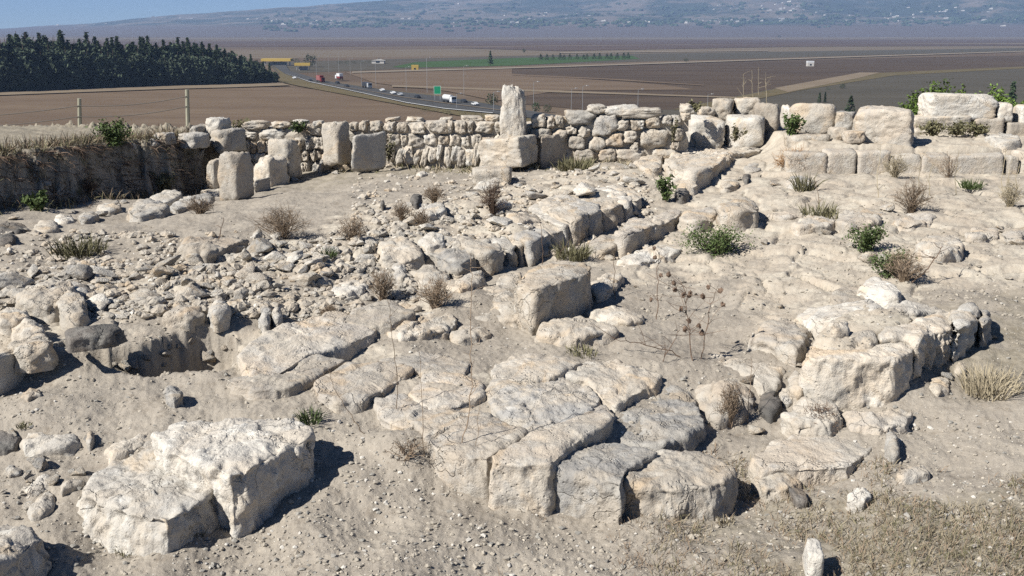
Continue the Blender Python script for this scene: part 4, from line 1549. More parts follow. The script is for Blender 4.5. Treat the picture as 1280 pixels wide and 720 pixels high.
for lb, pts, fr in [('low kerb block in the row behind the low green plant', [(945, 200), (1010, 188), (1095, 190), (1090, 206), (1000, 216)], (1040, 208, 224)),
                    ('long low kerb block with a square corner right of centre', [(1040, 232), (1110, 204), (1190, 214), (1205, 226), (1190, 240), (1060, 246)], (1100, 244, 274)),
                    ('rectangular kerb block with an orange worn right end', [(1195, 225), (1230, 190), (1330, 180), (1400, 200), (1360, 230), (1260, 240)], (1215, 236, 268))]:
    loft('kerb_block', lb, 'G', pts, fr, mat='slab', edge=.04)
for lb, tg, pts, fr, mt in [
    ('rounded cream block on the right slope by the leaning dead branch', 'H', [(875, 300), (930, 275), (1040, 280), (1060, 305), (1040, 330), (950, 345), (885, 330)], (950, 340, 392), 'cream'),
    ('flat stone ring like slab at the right edge of the picture', 'H', [(1190, 270), (1230, 248), (1300, 245), (1320, 270), (1270, 285), (1210, 285)], (1240, 284, 300), 'slab'),
    ('low pale slab in the middle of the right terrace', 'H', [(1050, 262), (1090, 248), (1190, 250), (1200, 272), (1130, 284), (1070, 280)], (1120, 282, 296), 'slab'),
    ('pale flat slab below the ashlar step at far right', 'H', [(780, 215), (880, 196), (960, 200), (940, 225), (860, 240), (790, 235)], (860, 236, 256), 'slab')]:
    loft('fallen_stone', lb, tg, pts, fr, mat=mt, edge=.05)

# ------------------------------------------------------------------ central wall: stones of its shaded edge
EDGE = [(574, 327), (599, 314), (628, 309), (645, 306), (660, 301), (684, 290), (706, 283), (712, 276), (732, 266), (751, 260), (778, 253), (789, 247), (803, 243)]
FOOT = [(580, 352), (606, 350), (634, 337), (650, 328), (666, 322), (688, 313), (706, 303), (712, 308), (736, 294), (754, 288), (778, 274), (789, 262), (803, 257)]
BACK = [(-34, -12), (-34, -16), (-40, -18), (-30, -20), (-40, -18), (-44, -18), (-44, -20), (-36, -20), (-44, -18), (-36, -19), (-34, -16), (-30, -14), (-30, -14)]
WLB = ['lowest stone of the long wall edge, rounded and grey', 'second stone from the low end of the wall edge', 'third stone from the low end of the wall edge', 'narrow fourth stone of the wall edge', 'fifth wall edge stone, above the central squared block',
       'sixth wall edge stone, fluted and deeply shaded', 'seventh wall edge stone, narrow', 'eighth wall edge stone, above the pale cushion plant', 'ninth wall edge stone, long and flat topped',
       'tenth wall edge stone, next to the upper end', 'eleventh wall edge stone, dark tipped', 'topmost stone of the wall edge beside the green bush']
for k in range(len(EDGE) - 1):
    e0, e1 = EDGE[k], EDGE[k + 1]
    b0, b1 = BACK[k], BACK[k + 1]
    j = lambda: random.uniform(-2, 2)
    pts = [e0, ((e0[0] + e1[0]) / 2 + 1, (e0[1] + e1[1]) / 2 + 1.5), e1, (e1[0] + b1[0] * .5, e1[1] + b1[1] * .55), (e1[0] + b1[0] + j(), e1[1] + b1[1]), (e0[0] + b0[0] + j(), e0[1] + b0[1]), (e0[0] + b0[0] * .55, e0[1] + b0[1] * .45)]
    em = ((e0[0] + e1[0]) / 2, (e0[1] + e1[1]) / 2)
    fm = ((FOOT[k][1] + FOOT[k + 1][1]) / 2)
    loft('wall_block', WLB[k], '_', pts, (em[0], em[1], fm), mat=['grey', 'cream', 'white', 'cream'][k % 4], edge=.04, amp=.035, fl=.04, chip=.045, grow=1.16, fct=.08, land='the ' + WLB[k].split(',')[0], group='edge stones of the central wall')
loft('wall_stone', 'squarish rubble stone lying at the foot of the low wall end', 'F', [(695, 462), (750, 430), (848, 404), (862, 428), (810, 462), (760, 484)], (760, 478, 510), edge=.06, land='the stone at the wall foot')
loft('wall_stone', 'small cream stone wedged under the low wall end', 'F', [(708, 385), (760, 368), (800, 392), (795, 420), (740, 435), (715, 415)], h=.12, mat='cream')
loft('wall_stone', 'rounded boulder with dark sides at the low wall end', 'F', [(570, 405), (640, 385), (718, 400), (720, 440), (680, 465), (600, 455)], (660, 452, 478), mat='cream', edge=.09)
loft('wall_stone', 'upright grey lump left of the low wall end', 'F', [(498, 385), (530, 366), (565, 395), (562, 430), (520, 440)], (540, 432, 470), mat='grey', edge=.06)
loft('wall_stone', 'broad cream stone on top of the wall just left of its edge', 'F', [(452, 318), (540, 296), (612, 312), (625, 340), (560, 358), (470, 352)], h=.12, mat='cream')
loft('wall_stone', 'white squarish stone by the brown weeds left of the wall end', 'F', [(270, 478), (300, 448), (385, 436), (415, 455), (400, 482), (340, 498), (275, 500)], (340, 494, 515), mat='white', edge=.05, land='the white squarish stone')
for k, (lb, pts) in enumerate([('flat white slab on the wall top below the thorny dry shrub', [(600, 285), (650, 268), (700, 272), (705, 290), (640, 300)]),
                               ('broad pale slab on the wall top left of the upper wall face', [(1055, 195), (1130, 160), (1210, 165), (1215, 190), (1140, 215), (1075, 222)]),
                               ('second broad pale slab on the wall top, nearer its middle', [(930, 215), (1000, 190), (1060, 200), (1060, 225), (990, 245), (935, 240)]),
                               ('pale flat slab on the wall top near its lower middle', [(720, 290), (790, 280), (850, 300), (840, 325), (770, 330), (725, 318)]),
                               ('whitish slab beside the dry shrubs on the wall top', [(585, 190), (640, 165), (700, 160), (710, 185), (640, 205)])]):
    loft('wall_top_slab', lb, 'F', pts, h=.10, mat=['white', 'cream', 'cream', 'cream', 'white'][k], edge=.05)

# upper end of the wall: the great block and its neighbours
loft('ashlar_block', 'great pale block with a long shaded right flank below the piled boulders', 'C', [(560, 600), (600, 560), (660, 535), (800, 528), (940, 536), (935, 556), (830, 572), (712, 640), (650, 645), (590, 628)], (690, 640, 702), edge=.09, amp=.05, fl=.05, land='the great pale block')
loft('ashlar_block', 'low stone under the left foot of the great pale block', 'C', [(560, 655), (640, 640), (700, 660), (690, 690), (600, 690)], (640, 680, 712), edge=.06)
loft('fallen_stone', 'cream lump left of the great pale block', 'C', [(455, 598), (510, 568), (560, 580), (550, 625), (500, 635)], (510, 628, 648), edge=.06)
loft('fallen_stone', 'rounded dark stone at the foot of the great pale block', 'G', [(600, 105), (640, 85), (665, 100), (660, 125), (615, 132)], (630, 128, 152), mat='dark', edge=.08)
for lb, tg, pts, fr, mt in [('small flat cream stone at the right foot of the great pale block', 'e', [(308, 640), (340, 605), (430, 600), (460, 625), (430, 645), (340, 658)], (390, 645, 662), 'cream'),
                            ('dark pointed stone among the small debris by the great pale block', 'e', [(470, 590), (490, 560), (525, 575), (520, 605), (485, 610)], (500, 590, 620), 'dark'),
                            ('grey lump in the debris right of the great pale block', 'e', [(480, 545), (500, 490), (545, 480), (600, 510), (590, 545), (530, 560)], (530, 545, 570), 'grey')]:
    loft('fallen_stone', lb, tg, pts, fr, mat=mt, edge=.05)

# ------------------------------------------------------------------ the rear wall
YWp = [(300, Gp(300, 226)[1] + .3), (430, Gp(430, 212)[1]), (500, Gp(500, 211)[1]), (640, Gp(640, 209)[1]), (780, Gp(780, 203)[1]), (960, Gp(960, 196)[1])]


def YW(px, dy=0.0):
    return float(np.interp(px, [a for a, b in YWp], [b for a, b in YWp])) + dy


def wall_thing(name, label, x0, x1, ytop, ybot, thick=.7, cat='stone wall'):
    xm = (x0 + x1) / 2
    org = PD(xm, ybot, YW(xm))
    root = empty(name, org)
    # core of packed small stones and earth, set back behind the facing
    n = 40
    V, Fs = [], []
    rows = 9
    for k in range(n + 1):
        px = x0 + (x1 - x0) * k / n
        Y = YW(px, .13)
        zt = PD(px, np.interp(px, [a for a, b in ytop], [b for a, b in ytop]) + 6, Y + thick * .4)[2]
        b0 = PD(px, ybot, YW(px))
        zb = b0[2] - .4
        for yy in (Y, Y + thick):
            for r in range(rows):
                z = zb + (zt - zb) * r / (rows - 1)
                V.append(((px - 640) / F_PX * yy * 1.03, yy, z))
    V = np.array(V)
    i = np.arange(len(V)).reshape(n + 1, 2, rows)
    Fq = []
    for k in range(n):
        for r in range(rows - 1):
            Fq.append((i[k, 0, r], i[k + 1, 0, r], i[k + 1, 0, r + 1], i[k, 0, r + 1]))
            Fq.append((i[k, 1, r], i[k, 1, r + 1], i[k + 1, 1, r + 1], i[k + 1, 1, r]))
        Fq.append((i[k, 0, -1], i[k + 1, 0, -1], i[k + 1, 1, -1], i[k, 1, -1]))
    for k in (0, n):
        for r in range(rows - 1):
            Fq.append((i[k, 0, r], i[k, 0, r + 1], i[k, 1, r + 1], i[k, 1, r]))
    V = V + .05 * np.stack([fbm(V * 4, 2), fbm(V * 4 + 9, 2), fbm(V * 4 + 20, 2)], 1)
    mesh_obj('wall_core', V - org, Fq, 'slab', root, smooth=False)
    return tag(root, label, cat)


TOPL = [(296, 152), (360, 152), (430, 150), (480, 150), (560, 146), (625, 146), (660, 148), (700, 140), (750, 134), (800, 140), (850, 142), (880, 142)]
wl = wall_thing('rubble_wall', 'long dry stone rubble wall closing the back of the ruin', 296, 852, TOPL, 212)


def fit(rect, dep, tilt=0, mat='cream', soft=22, box=.3, dy=0.0, nm='wall_stone'):
    xm = (rect[0] + rect[2]) / 2
    upright(nm, None, '_', rect, dep, yaw=random.uniform(-.12, .12), Y=YW(xm, dy), mat=mat, soft=soft, box=box, parent=wl, tilt=tilt + random.uniform(-.1, .1), sub=4, sink=.02, rough=.11, planes=15)


mts = ['cream', 'cream', 'white', 'slab', 'cream', 'white']
# courses right of the shaded blocks: coping, middle rubble, tilted lower course
x = 478
for wdt in (17, 17, 22, 25, 8, 17, 10, 24, 16):
    fit((x, 151.5 + random.uniform(-1.5, 1.5), x + wdt, 166 + random.uniform(-1, 1)), .42, mat='cream')
    x += wdt
x = 484
while x < 628:
    wdt = random.uniform(9, 20)
    fit((x, 166, x + wdt + .8, 182 + random.uniform(-2, 2)), .36, mat=random.choice(mts), dy=.04)
    x += wdt
x = 484
while x < 596:
    wdt = random.uniform(8, 14)
    fit((x - 1, 181 + random.uniform(-5, 5), x + wdt + random.uniform(0, 4), 207 + random.uniform(-6, 3)), .34, tilt=random.uniform(-.38, .08), mat=random.choice(mts), dy=.0, soft=18)
    x += wdt
for k, r in enumerate([(478, 147, 500, 152), (506, 146, 530, 152), (548, 146, 566, 152), (575, 144, 605, 152), (606, 143, 624, 152)]):
    fit(r, .4, dy=.42, mat='cream')
# right of the standing stone, from the photograph
for r, mt in [((664, 142, 682, 158), 'cream'), ((682, 145, 694, 160), 'tan'), ((694, 143, 705, 159), 'cream'), ((705, 137, 748, 155), 'grey'), ((740, 142, 774, 168), 'grey'), ((733, 130, 760, 142), 'cream'), ((752, 131, 800, 145), 'white'),
              ((775, 134, 830, 147), 'cream'), ((707, 156, 722, 167), 'cream'), ((722, 156, 740, 172), 'cream'), ((765, 148, 788, 163), 'cream'), ((786, 149, 804, 163), 'tan'), ((795, 149, 807, 160), 'white'), ((806, 145, 827, 160), 'cream'),
              ((826, 143, 842, 157), 'grey'), ((840, 144, 854, 157), 'grey'), ((797, 160, 836, 186), 'cream'), ((777, 161, 798, 179), 'cream'), ((786, 176, 800, 189), 'cream'), ((757, 164, 780, 184), 'tan'), ((733, 168, 758, 192), 'cream'),
              ((838, 157, 858, 178), 'tan'), ((836, 175, 852, 187), 'tan'), ((710, 167, 732, 186), 'tan'), ((716, 184, 745, 202), 'tan'), ((745, 184, 772, 200), 'tan'), ((768, 184, 812, 204), 'tan'), ((852, 140, 866, 150), 'cream'), ((850, 130, 870, 143), 'cream'),
              ((662, 157, 690, 175), 'cream'), ((690, 160, 710, 178), 'tan'), ((812, 184, 850, 200), 'cream')]:
    fit(r, .40, mat=mt, soft=20, box=.1)
# left part behind the standing blocks
for r, mt in [((298, 163, 324, 172), 'white'), ((320, 160, 359, 175), 'white'), ((300, 150, 336, 161), 'cream'), ((336, 151, 362, 161), 'cream'), ((364, 149, 386, 160), 'white'), ((380, 154, 402, 169), 'cream'), ((308, 176, 326, 192), 'tan'), ((326, 174, 345, 190), 'cream'),
              ((362, 170, 385, 182), 'white'), ((382, 168, 402, 186), 'cream'), ((402, 156, 416, 166), 'cream'), ((432, 152, 448, 163), 'cream'), ((446, 150, 462, 165), 'tan'), ((460, 150, 480, 163), 'cream'), ((388, 150, 404, 158), 'grey'),
              ((310, 190, 330, 206), 'white'), ((326, 192, 348, 210), 'grey'), ((345, 188, 362, 208), 'cream'), ((384, 184, 404, 200), 'tan'), ((396, 196, 410, 210), 'grey'), ((330, 206, 352, 222), 'grey'), ((352, 206, 376, 220), 'tan'), ((418, 160, 434, 176), 'tan')]:
    fit(r, .42, mat=mt, soft=20, box=.1)

for y0_, y1_, sh in ((174, 192, 0), (189, 207, 0), (204, 224, 30)):
    x = 300
    while x < 428 - sh:
        wdt = random.uniform(10, 20)
        fit((x, y0_ - (x - 300) * .05, x + wdt + 1, y1_ - (x - 300) * .07), .5, mat=random.choice(['cream', 'white', 'grey', 'tan']), soft=20, box=.1, dy=-.06)
        x += wdt
U = upright
U('standing_stone', 'tall standing pillar stone with an orange stain on its right edge, on the rear wall', 'B', (902, 320, 1012, 560), .38, yaw=-.14, Y=YW(642, -.25), mat='white', soft=13, rough=.10, cat='standing stone', taper=.20, box=.45, land='the standing pillar stone', sub=5)
U('trough_block', 'long tilted block lying at the foot of the standing pillar stone', 'C', (-140, 500, 118, 618), .75, yaw=-.62, mat='cream', cat='stone block', Y=YW(636, -.75), soft=24, rough=.05, box=.9, planes=8, tilt=.15, land='the tilted block under the pillar')
U('fallen_stone', 'shaded brownish block right of the tilted block under the pillar', 'C', (108, 488, 232, 625), .95, yaw=-.75, Y=YW(700, -.35), mat='tan', soft=18, rough=.06, land='the shaded brownish block')
U('fallen_stone', 'cream base stone under the left end of the tilted block', 'B', (795, 612, 958, 690), .5, yaw=-.1, mat='cream', soft=18, land='the base stone under the tilted block')
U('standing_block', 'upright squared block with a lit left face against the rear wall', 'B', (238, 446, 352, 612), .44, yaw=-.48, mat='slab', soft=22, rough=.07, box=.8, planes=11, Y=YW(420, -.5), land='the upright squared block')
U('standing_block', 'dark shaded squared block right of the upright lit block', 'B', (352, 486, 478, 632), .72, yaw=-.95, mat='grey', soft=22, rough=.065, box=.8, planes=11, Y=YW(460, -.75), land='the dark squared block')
U('standing_block', 'leaning block with a lit top and dark right side in the back left wall', 'B', (40, 512, 170, 668), .45, yaw=-.55, mat='cream', soft=22, rough=.09, Y=YW(352, -.9), land='the leaning back left block')
U('boulder', 'rough boulder with dark right side left of the leaning block', 'B', (-20, 575, 112, 710), .5, yaw=-.55, mat='cream', soft=20, rough=.12, cat='boulder', Y=YW(330, -1.5), land='the rough back left boulder')
U('standing_stone', 'thick standing slab with a lit left face and a dark right face at back left', 'A', (800, 556, 938, 745), .44, yaw=-.50, mat='slab', soft=22, rough=.075, box=.8, planes=11, cat='standing stone', taper=.06, land='the thick standing slab at back left')
U('standing_stone', 'small cream upright stone left of the thick standing slab', 'A', (762, 585, 826, 700), .3, yaw=-.3, mat='cream', soft=12, rough=.05, cat='standing stone', Y=Gp(270, 246)[1] + .25)
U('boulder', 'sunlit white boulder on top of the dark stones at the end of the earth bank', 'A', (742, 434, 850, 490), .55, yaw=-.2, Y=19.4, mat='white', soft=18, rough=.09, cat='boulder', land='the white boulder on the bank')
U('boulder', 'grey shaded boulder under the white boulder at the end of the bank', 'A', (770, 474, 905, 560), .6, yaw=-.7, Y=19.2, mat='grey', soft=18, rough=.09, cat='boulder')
U('boulder', 'flat grey lump left of the white boulder on the bank', 'A', (690, 462, 770, 505), .5, yaw=-.3, Y=19.2, mat='grey', soft=18, rough=.09, cat='boulder')
U('boulder', 'low grey stone below the flat lump on the bank end', 'A', (650, 490, 775, 545), .5, yaw=-.4, Y=18.7, mat='grey', soft=18, rough=.09, cat='boulder')
U('boulder', 'tiny rough stone left end of the bank top stones', 'A', (560, 490, 650, 530), .4, yaw=-.3, Y=18.3, mat='grey', soft=18, rough=.09, cat='boulder')

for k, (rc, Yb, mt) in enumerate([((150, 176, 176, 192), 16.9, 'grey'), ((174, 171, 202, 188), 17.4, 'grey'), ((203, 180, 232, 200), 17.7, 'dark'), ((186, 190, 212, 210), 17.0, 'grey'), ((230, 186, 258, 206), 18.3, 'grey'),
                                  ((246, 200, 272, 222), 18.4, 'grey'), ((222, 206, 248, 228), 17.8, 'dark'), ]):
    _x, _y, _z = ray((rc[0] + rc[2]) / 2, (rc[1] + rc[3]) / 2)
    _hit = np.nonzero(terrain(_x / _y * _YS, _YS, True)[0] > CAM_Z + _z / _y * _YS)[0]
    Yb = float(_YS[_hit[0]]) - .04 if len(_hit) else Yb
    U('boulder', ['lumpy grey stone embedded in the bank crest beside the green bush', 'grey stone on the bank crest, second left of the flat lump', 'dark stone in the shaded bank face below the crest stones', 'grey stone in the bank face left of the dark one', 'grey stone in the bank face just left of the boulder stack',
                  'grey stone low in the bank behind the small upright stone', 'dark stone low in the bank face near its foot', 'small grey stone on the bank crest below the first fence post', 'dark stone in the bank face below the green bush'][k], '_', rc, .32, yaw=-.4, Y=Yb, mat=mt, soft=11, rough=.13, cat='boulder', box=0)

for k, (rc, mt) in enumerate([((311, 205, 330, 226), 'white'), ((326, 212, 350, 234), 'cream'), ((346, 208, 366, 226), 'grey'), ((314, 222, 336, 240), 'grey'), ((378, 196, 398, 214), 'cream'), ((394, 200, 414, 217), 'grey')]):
    U('fallen_stone', ['white stone leaning on the right side of the thick standing slab', 'cream stone in the low rubble right of the thick standing slab', 'grey stone of the low rubble before the leaning back left block', 'grey stone at the right foot of the thick standing slab',
                       'cream stone in the rubble right of the leaning back left block', 'grey stone in the rubble at the left foot of the upright squared block'][k], '_', rc, .45, yaw=-.4, mat=mt, soft=18, rough=.12, box=.1)

# piled boulders at the right end of the rear wall
_z = TOPZ['the great pale block']
BY = WZ(640 + 800 / 2.9744, 548 / 2.9744, _z)[1]
U('boulder', 'big white boulder, left one of the pair on the great pale block', 'C', (643, 424, 806, 526), .75, yaw=.05, Y=BY, mat='white', soft=18, rough=.08, cat='boulder', sink=.25, land='the left white boulder of the pile')
U('boulder', 'white boulder with broken brown underside, right one of the pair on the great pale block', 'C', (806, 426, 956, 528), .75, yaw=-.2, Y=BY, mat='white', soft=18, rough=.06, cat='boulder', sink=.25, land='the right white boulder of the pile')
U('boulder', 'tall brown boulder standing behind the right white boulder of the pile', 'C', (912, 378, 1010, 512), .7, yaw=-.35, Y=BY + .55, mat='tan', soft=18, rough=.08, cat='boulder', land='the tall brown boulder')
U('boulder', 'rounded cream boulder on top of the pile, leftmost of the upper ones', 'C', (752, 362, 836, 440), .6, yaw=-.3, Y=BY + .8, mat='cream', soft=18, rough=.09, cat='boulder')
U('boulder', 'cream boulder on top of the pile between the rounded one and the tall brown one', 'C', (826, 360, 940, 440), .6, yaw=-.1, Y=BY + .9, mat='cream', soft=18, rough=.06, cat='boulder')
U('boulder', 'low cream stone filling the back of the pile left of the upper boulders', 'C', (690, 395, 770, 440), .5, Y=BY + .7, mat='cream', soft=18, rough=.09, cat='boulder')
U('boulder', 'big cream boulder alone right of the boulder pile', 'C', (1040, 375, 1228, 498), .9, yaw=-.18, Y=Gp(1010, 190)[1] + 1.2, mat='cream', soft=11, rough=.045, box=.7, cat='boulder', land='the big lone cream boulder')
U('boulder', 'small white stone behind the green weed left of the lone cream boulder', 'C', (1003, 392, 1050, 470), .4, Y=Gp(1010, 190)[1] + 1.6, mat='white', soft=18, rough=.09, cat='boulder')
U('boulder', 'grey pointed boulder in shade right of the lone cream boulder', 'D', (590, 412, 664, 480), .5, yaw=-.4, Y=Gp(1060, 188)[1] + 1.0, mat='grey', soft=18, rough=.09, cat='boulder')
U('fallen_stone', 'pinkish lump in the gap below the grey pointed boulder', 'D', (560, 470, 632, 520), .4, Y=Gp(1050, 188)[1] + .7, mat='tan', soft=18)
U('ashlar_block', 'large squared block with a smooth lit face and shaded right end on the right terrace', 'D', (682, 392, 884, 542), .8, yaw=-.42, Y=Gp(1110, 182)[1], mat='slab', soft=22, rough=.05, box=.9, land='the large squared terrace block', sub=5)
U('fallen_stone', 'cream lump at the left side of the large squared terrace block', 'D', (655, 425, 712, 498), .5, Y=Gp(1110, 182)[1] + .45, mat='cream', soft=18)
U('fallen_stone', 'reddish small stone by the left foot of the large squared terrace block', 'D', (612, 482, 700, 525), .4, Y=Gp(1085, 186)[1], mat='tan', soft=18)
RY = Gp(1230, 172)[1] + .7
U('ashlar_block', 'long pitted white block lying on the right wall', 'D', (922, 346, 1184, 438), .6, yaw=-.06, Y=RY, mat='white', soft=16, rough=.04, box=.9, land='the long pitted white block', sub=5)
U('ashlar_block', 'small square white stone right of the long pitted block', 'D', (1176, 378, 1254, 446), .5, yaw=-.1, Y=RY, mat='white', soft=12, box=.6, land='the small square white stone')
U('ashlar_block', 'rounded white stone at the right picture edge on the wall', 'D', (1252, 388, 1330, 452), .5, Y=RY, mat='white', soft=18)
for lb, r, mt in [('low cream course block under the left half of the long pitted block', (870, 424, 1088, 500), 'cream'), ('pinkish course block under the right end of the long pitted block', (1084, 432, 1214, 512), 'tan'),
                  ('pinkish course block at the far right of the wall', (1208, 446, 1330, 520), 'tan')]:
    U('course_block', lb, 'D', (r[0] - 4, r[1], r[2] + 4, r[3]), .6, Y=RY - .06, mat=mt, soft=28, box=1.0, planes=8, rough=.03)
# terrace step of squared blocks
TY = Gp(1150, 217)[1]
for lb, r, mt in [('first squared step block from the left, worn and cream', (395, 560, 545, 650), 'slab'), ('second squared step block, with a clean right joint', (540, 556, 662, 646), 'slab'), ('third squared step block, rounded at its upper right', (658, 556, 782, 652), 'slab'),
                  ('fourth squared step block behind the dry straw', (780, 572, 900, 655), 'cream'), ('fifth squared step block behind the tall dry stems', (896, 570, 1010, 660), 'slab'), ('sixth squared step block, wide and pale', (1006, 572, 1215, 664), 'slab'),
                  ('narrow seventh step block beside the right picture edge', (1210, 574, 1262, 664), 'slab'), ('last step block cut by the right picture edge', (1258, 560, 1400, 664), 'slab')]:
    U('step_block', lb, 'D', (r[0] - 9, r[1] - 4, r[2] + 9, r[3] + 8), .4, Y=TY, mat=mt, soft=30, box=1.0, planes=7, rough=.02, land='the ' + lb.split(',')[0])
for lb, r, mt in [('lit rough block under the lone cream boulder', (400, 490, 576, 575), 'cream'), ('second cream block on the step under the gap of the boulders', (560, 512, 700, 565), 'slab')]:
    U('course_block', lb, 'D', r, .7, Y=Gp(1010, 190)[1] + .6, mat=mt, soft=12, box=.8, rough=.05)
loft('terrace_slab', 'wide flat slab on the terrace right of the large squared block', 'D', [(905, 510), (1000, 494), (1100, 496), (1150, 515), (1080, 530), (930, 530)], h=.08, mat='slab')
loft('terrace_slab', 'broken pale slab on the terrace near the right edge', 'D', [(1130, 520), (1170, 505), (1250, 515), (1265, 540), (1180, 545)], h=.07, mat='white')
loft('terrace_slab', 'low slab on the terrace in front of the large squared block', 'D', [(680, 555), (740, 542), (860, 545), (880, 562), (800, 572), (700, 570)], h=.05, mat='slab')

# ------------------------------------------------------------------ platform on the right
loft('ashlar_block', 'large pale block with a rough lit front at the near corner of the right platform', 'L',
     [(455, 302), (470, 268), (560, 262), (650, 262), (745, 246), (858, 240), (888, 258), (862, 300), (800, 322), (620, 322), (520, 318)], (640, 318, 500), edge=.035, amp=.028, fl=.02, fct=.045, chip=.05, land='the corner block of the platform', mat='cream')
loft('platform_block', 'yellow stained platform stone with a jagged dark flank behind the corner block', 'L', [(742, 246), (765, 200), (880, 165), (1008, 142), (1018, 175), (1010, 210), (925, 226), (892, 256), (840, 240)], (930, 235, 395), mat='cream', edge=.05, fl=.09, chip=.05, grow=1.10, land='the yellow stained platform stone', zb=.3, fct=.06)
loft('platform_block', 'bluish white platform stone with a fluted end wall at the far right', 'L', [(1005, 144), (1050, 118), (1092, 108), (1108, 130), (1108, 165), (1080, 190), (1022, 208)], (1060, 195, 335), mat='white', edge=.05, fl=.10, chip=.05, grow=1.10, land='the bluish white platform stone', zb=.3, fct=.06)
loft('platform_block', 'last upright fin of stone at the right tip of the platform', 'L', [(1104, 140), (1130, 124), (1152, 140), (1166, 172), (1130, 205), (1108, 190)], (1120, 200, 300), mat='grey', edge=.05, fl=.07, zb=.3, fct=.06)
loft('platform_slab', 'white broken slab on the upper left of the platform', 'L', [(420, 152), (480, 118), (590, 110), (700, 130), (762, 178), (700, 200), (600, 206), (530, 200), (480, 178)], h=.05, mat='white', edge=.05, land='the white broken platform slab', fct=.06)
loft('platform_slab', 'cream sloping slab at the left rim of the platform', 'L', [(250, 238), (300, 182), (375, 150), (430, 178), (495, 215), (470, 262), (440, 290), (380, 272), (320, 250)], (380, 268, 335), mat='slab', edge=.08, land='the sloping slab at the left rim', fct=.06)
loft('platform_slab', 'brown tilted slab with a pitted edge at the back of the platform', 'L', [(548, 92), (590, 60), (680, 55), (790, 88), (785, 108), (690, 102), (600, 112)], h=.05, mat='tan', tilt=(-.08, .08), edge=.04, land='the brown tilted slab', fct=.06)
loft('platform_slab', 'smooth white stone behind the brown tilted slab', 'L', [(648, 48), (720, 14), (790, 38), (836, 66), (820, 80), (760, 74)], h=.14, mat='white', edge=.07, fct=.06)
loft('platform_slab', 'flat cream slab in the centre of the platform', 'L', [(520, 212), (620, 205), (720, 205), (745, 232), (650, 256), (560, 256)], h=.05, mat='cream', edge=.05, fct=.06)
loft('platform_slab', 'bluish flat slab before the upper rim of the platform', 'L', [(765, 130), (850, 108), (960, 120), (1010, 140), (880, 162), (775, 175)], h=.05, mat='white', edge=.05, fct=.06)
loft('fallen_stone', 'small square lump standing on the white broken slab', 'L', [(540, 190), (570, 172), (632, 180), (628, 205), (575, 218)], h=.10, mat='cream', edge=.05)
loft('fallen_stone', 'white angular stone with a dark underside in the gap by the platform', 'L', [(362, 438), (400, 416), (448, 452), (440, 472), (385, 478)], (400, 468, 488), mat='white', edge=.03)
loft('fallen_stone', 'cream rubble piece above the white angular stone in the gap', 'L', [(390, 395), (430, 372), (470, 410), (450, 440), (410, 430)], h=.12)
loft('course_block', 'low cream footing stone under the front left of the corner block', 'L', [(372, 520), (450, 478), (560, 488), (612, 535), (560, 556), (440, 560)], h=.14, mat='cream')
loft('course_block', 'footing stone under the right end of the corner block', 'L', [(600, 520), (720, 508), (840, 500), (872, 520), (850, 560), (740, 572), (640, 560)], (800, 560, 610), mat='slab')
loft('course_block', 'low foundation slab with a grey end face in front of the platform', 'P', [(262, 272), (330, 215), (430, 186), (560, 160), (700, 165), (742, 220), (700, 262), (628, 312), (520, 320), (400, 322), (300, 330)], (622, 312, 362), mat='slab', edge=.025, amp=.015, fct=.03, chip=.03, land='the foundation slab')
loft('course_block', 'lit footing stone left of the foundation slab, beside the dark hollow', 'P', [(262, 345), (330, 300), (440, 310), (450, 360), (410, 390), (320, 395)], (360, 392, 448), mat='cream', edge=.05)
loft('fallen_stone', 'pointed dark stone standing right of the foundation slab', 'P', [(762, 220), (780, 165), (805, 190), (822, 250), (790, 262)], (795, 255, 320), mat='grey', edge=.05)
loft('fallen_stone', 'rough stone at the foot of the platform flank', 'L', [(920, 395), (965, 372), (1005, 390), (1010, 425), (960, 445), (925, 430)], (965, 438, 470), mat='cream', edge=.05)
loft('fallen_stone', 'small stone right of the rough one at the platform flank', 'L', [(1012, 335), (1045, 318), (1070, 335), (1060, 362), (1025, 365)], (1040, 360, 380), mat='cream', edge=.04)
loft('fallen_stone', 'white lump in the dry grass below the foundation slab', 'P', [(612, 400), (640, 380), (700, 385), (722, 410), (690, 432), (635, 428)], h=.10, mat='white', edge=.04)
loft('fallen_stone', 'flat white stone in the dry grass right of the pointed dark stone', 'P', [(800, 335), (850, 310), (910, 308), (932, 335), (880, 350), (820, 352)], h=.07, mat='white', edge=.03)
U('fallen_stone', 'tall white stone in the dry grass at the bottom of the picture', 'P', (470, 594, 552, 735), .2, yaw=-.1, mat='white', soft=18, rough=.05, land='the tall white stone in the grass')
U('fallen_stone', 'blackish wedge of stone left of the white lump in the grass', 'P', (418, 398, 494, 474), .2, mat='dark', soft=18)

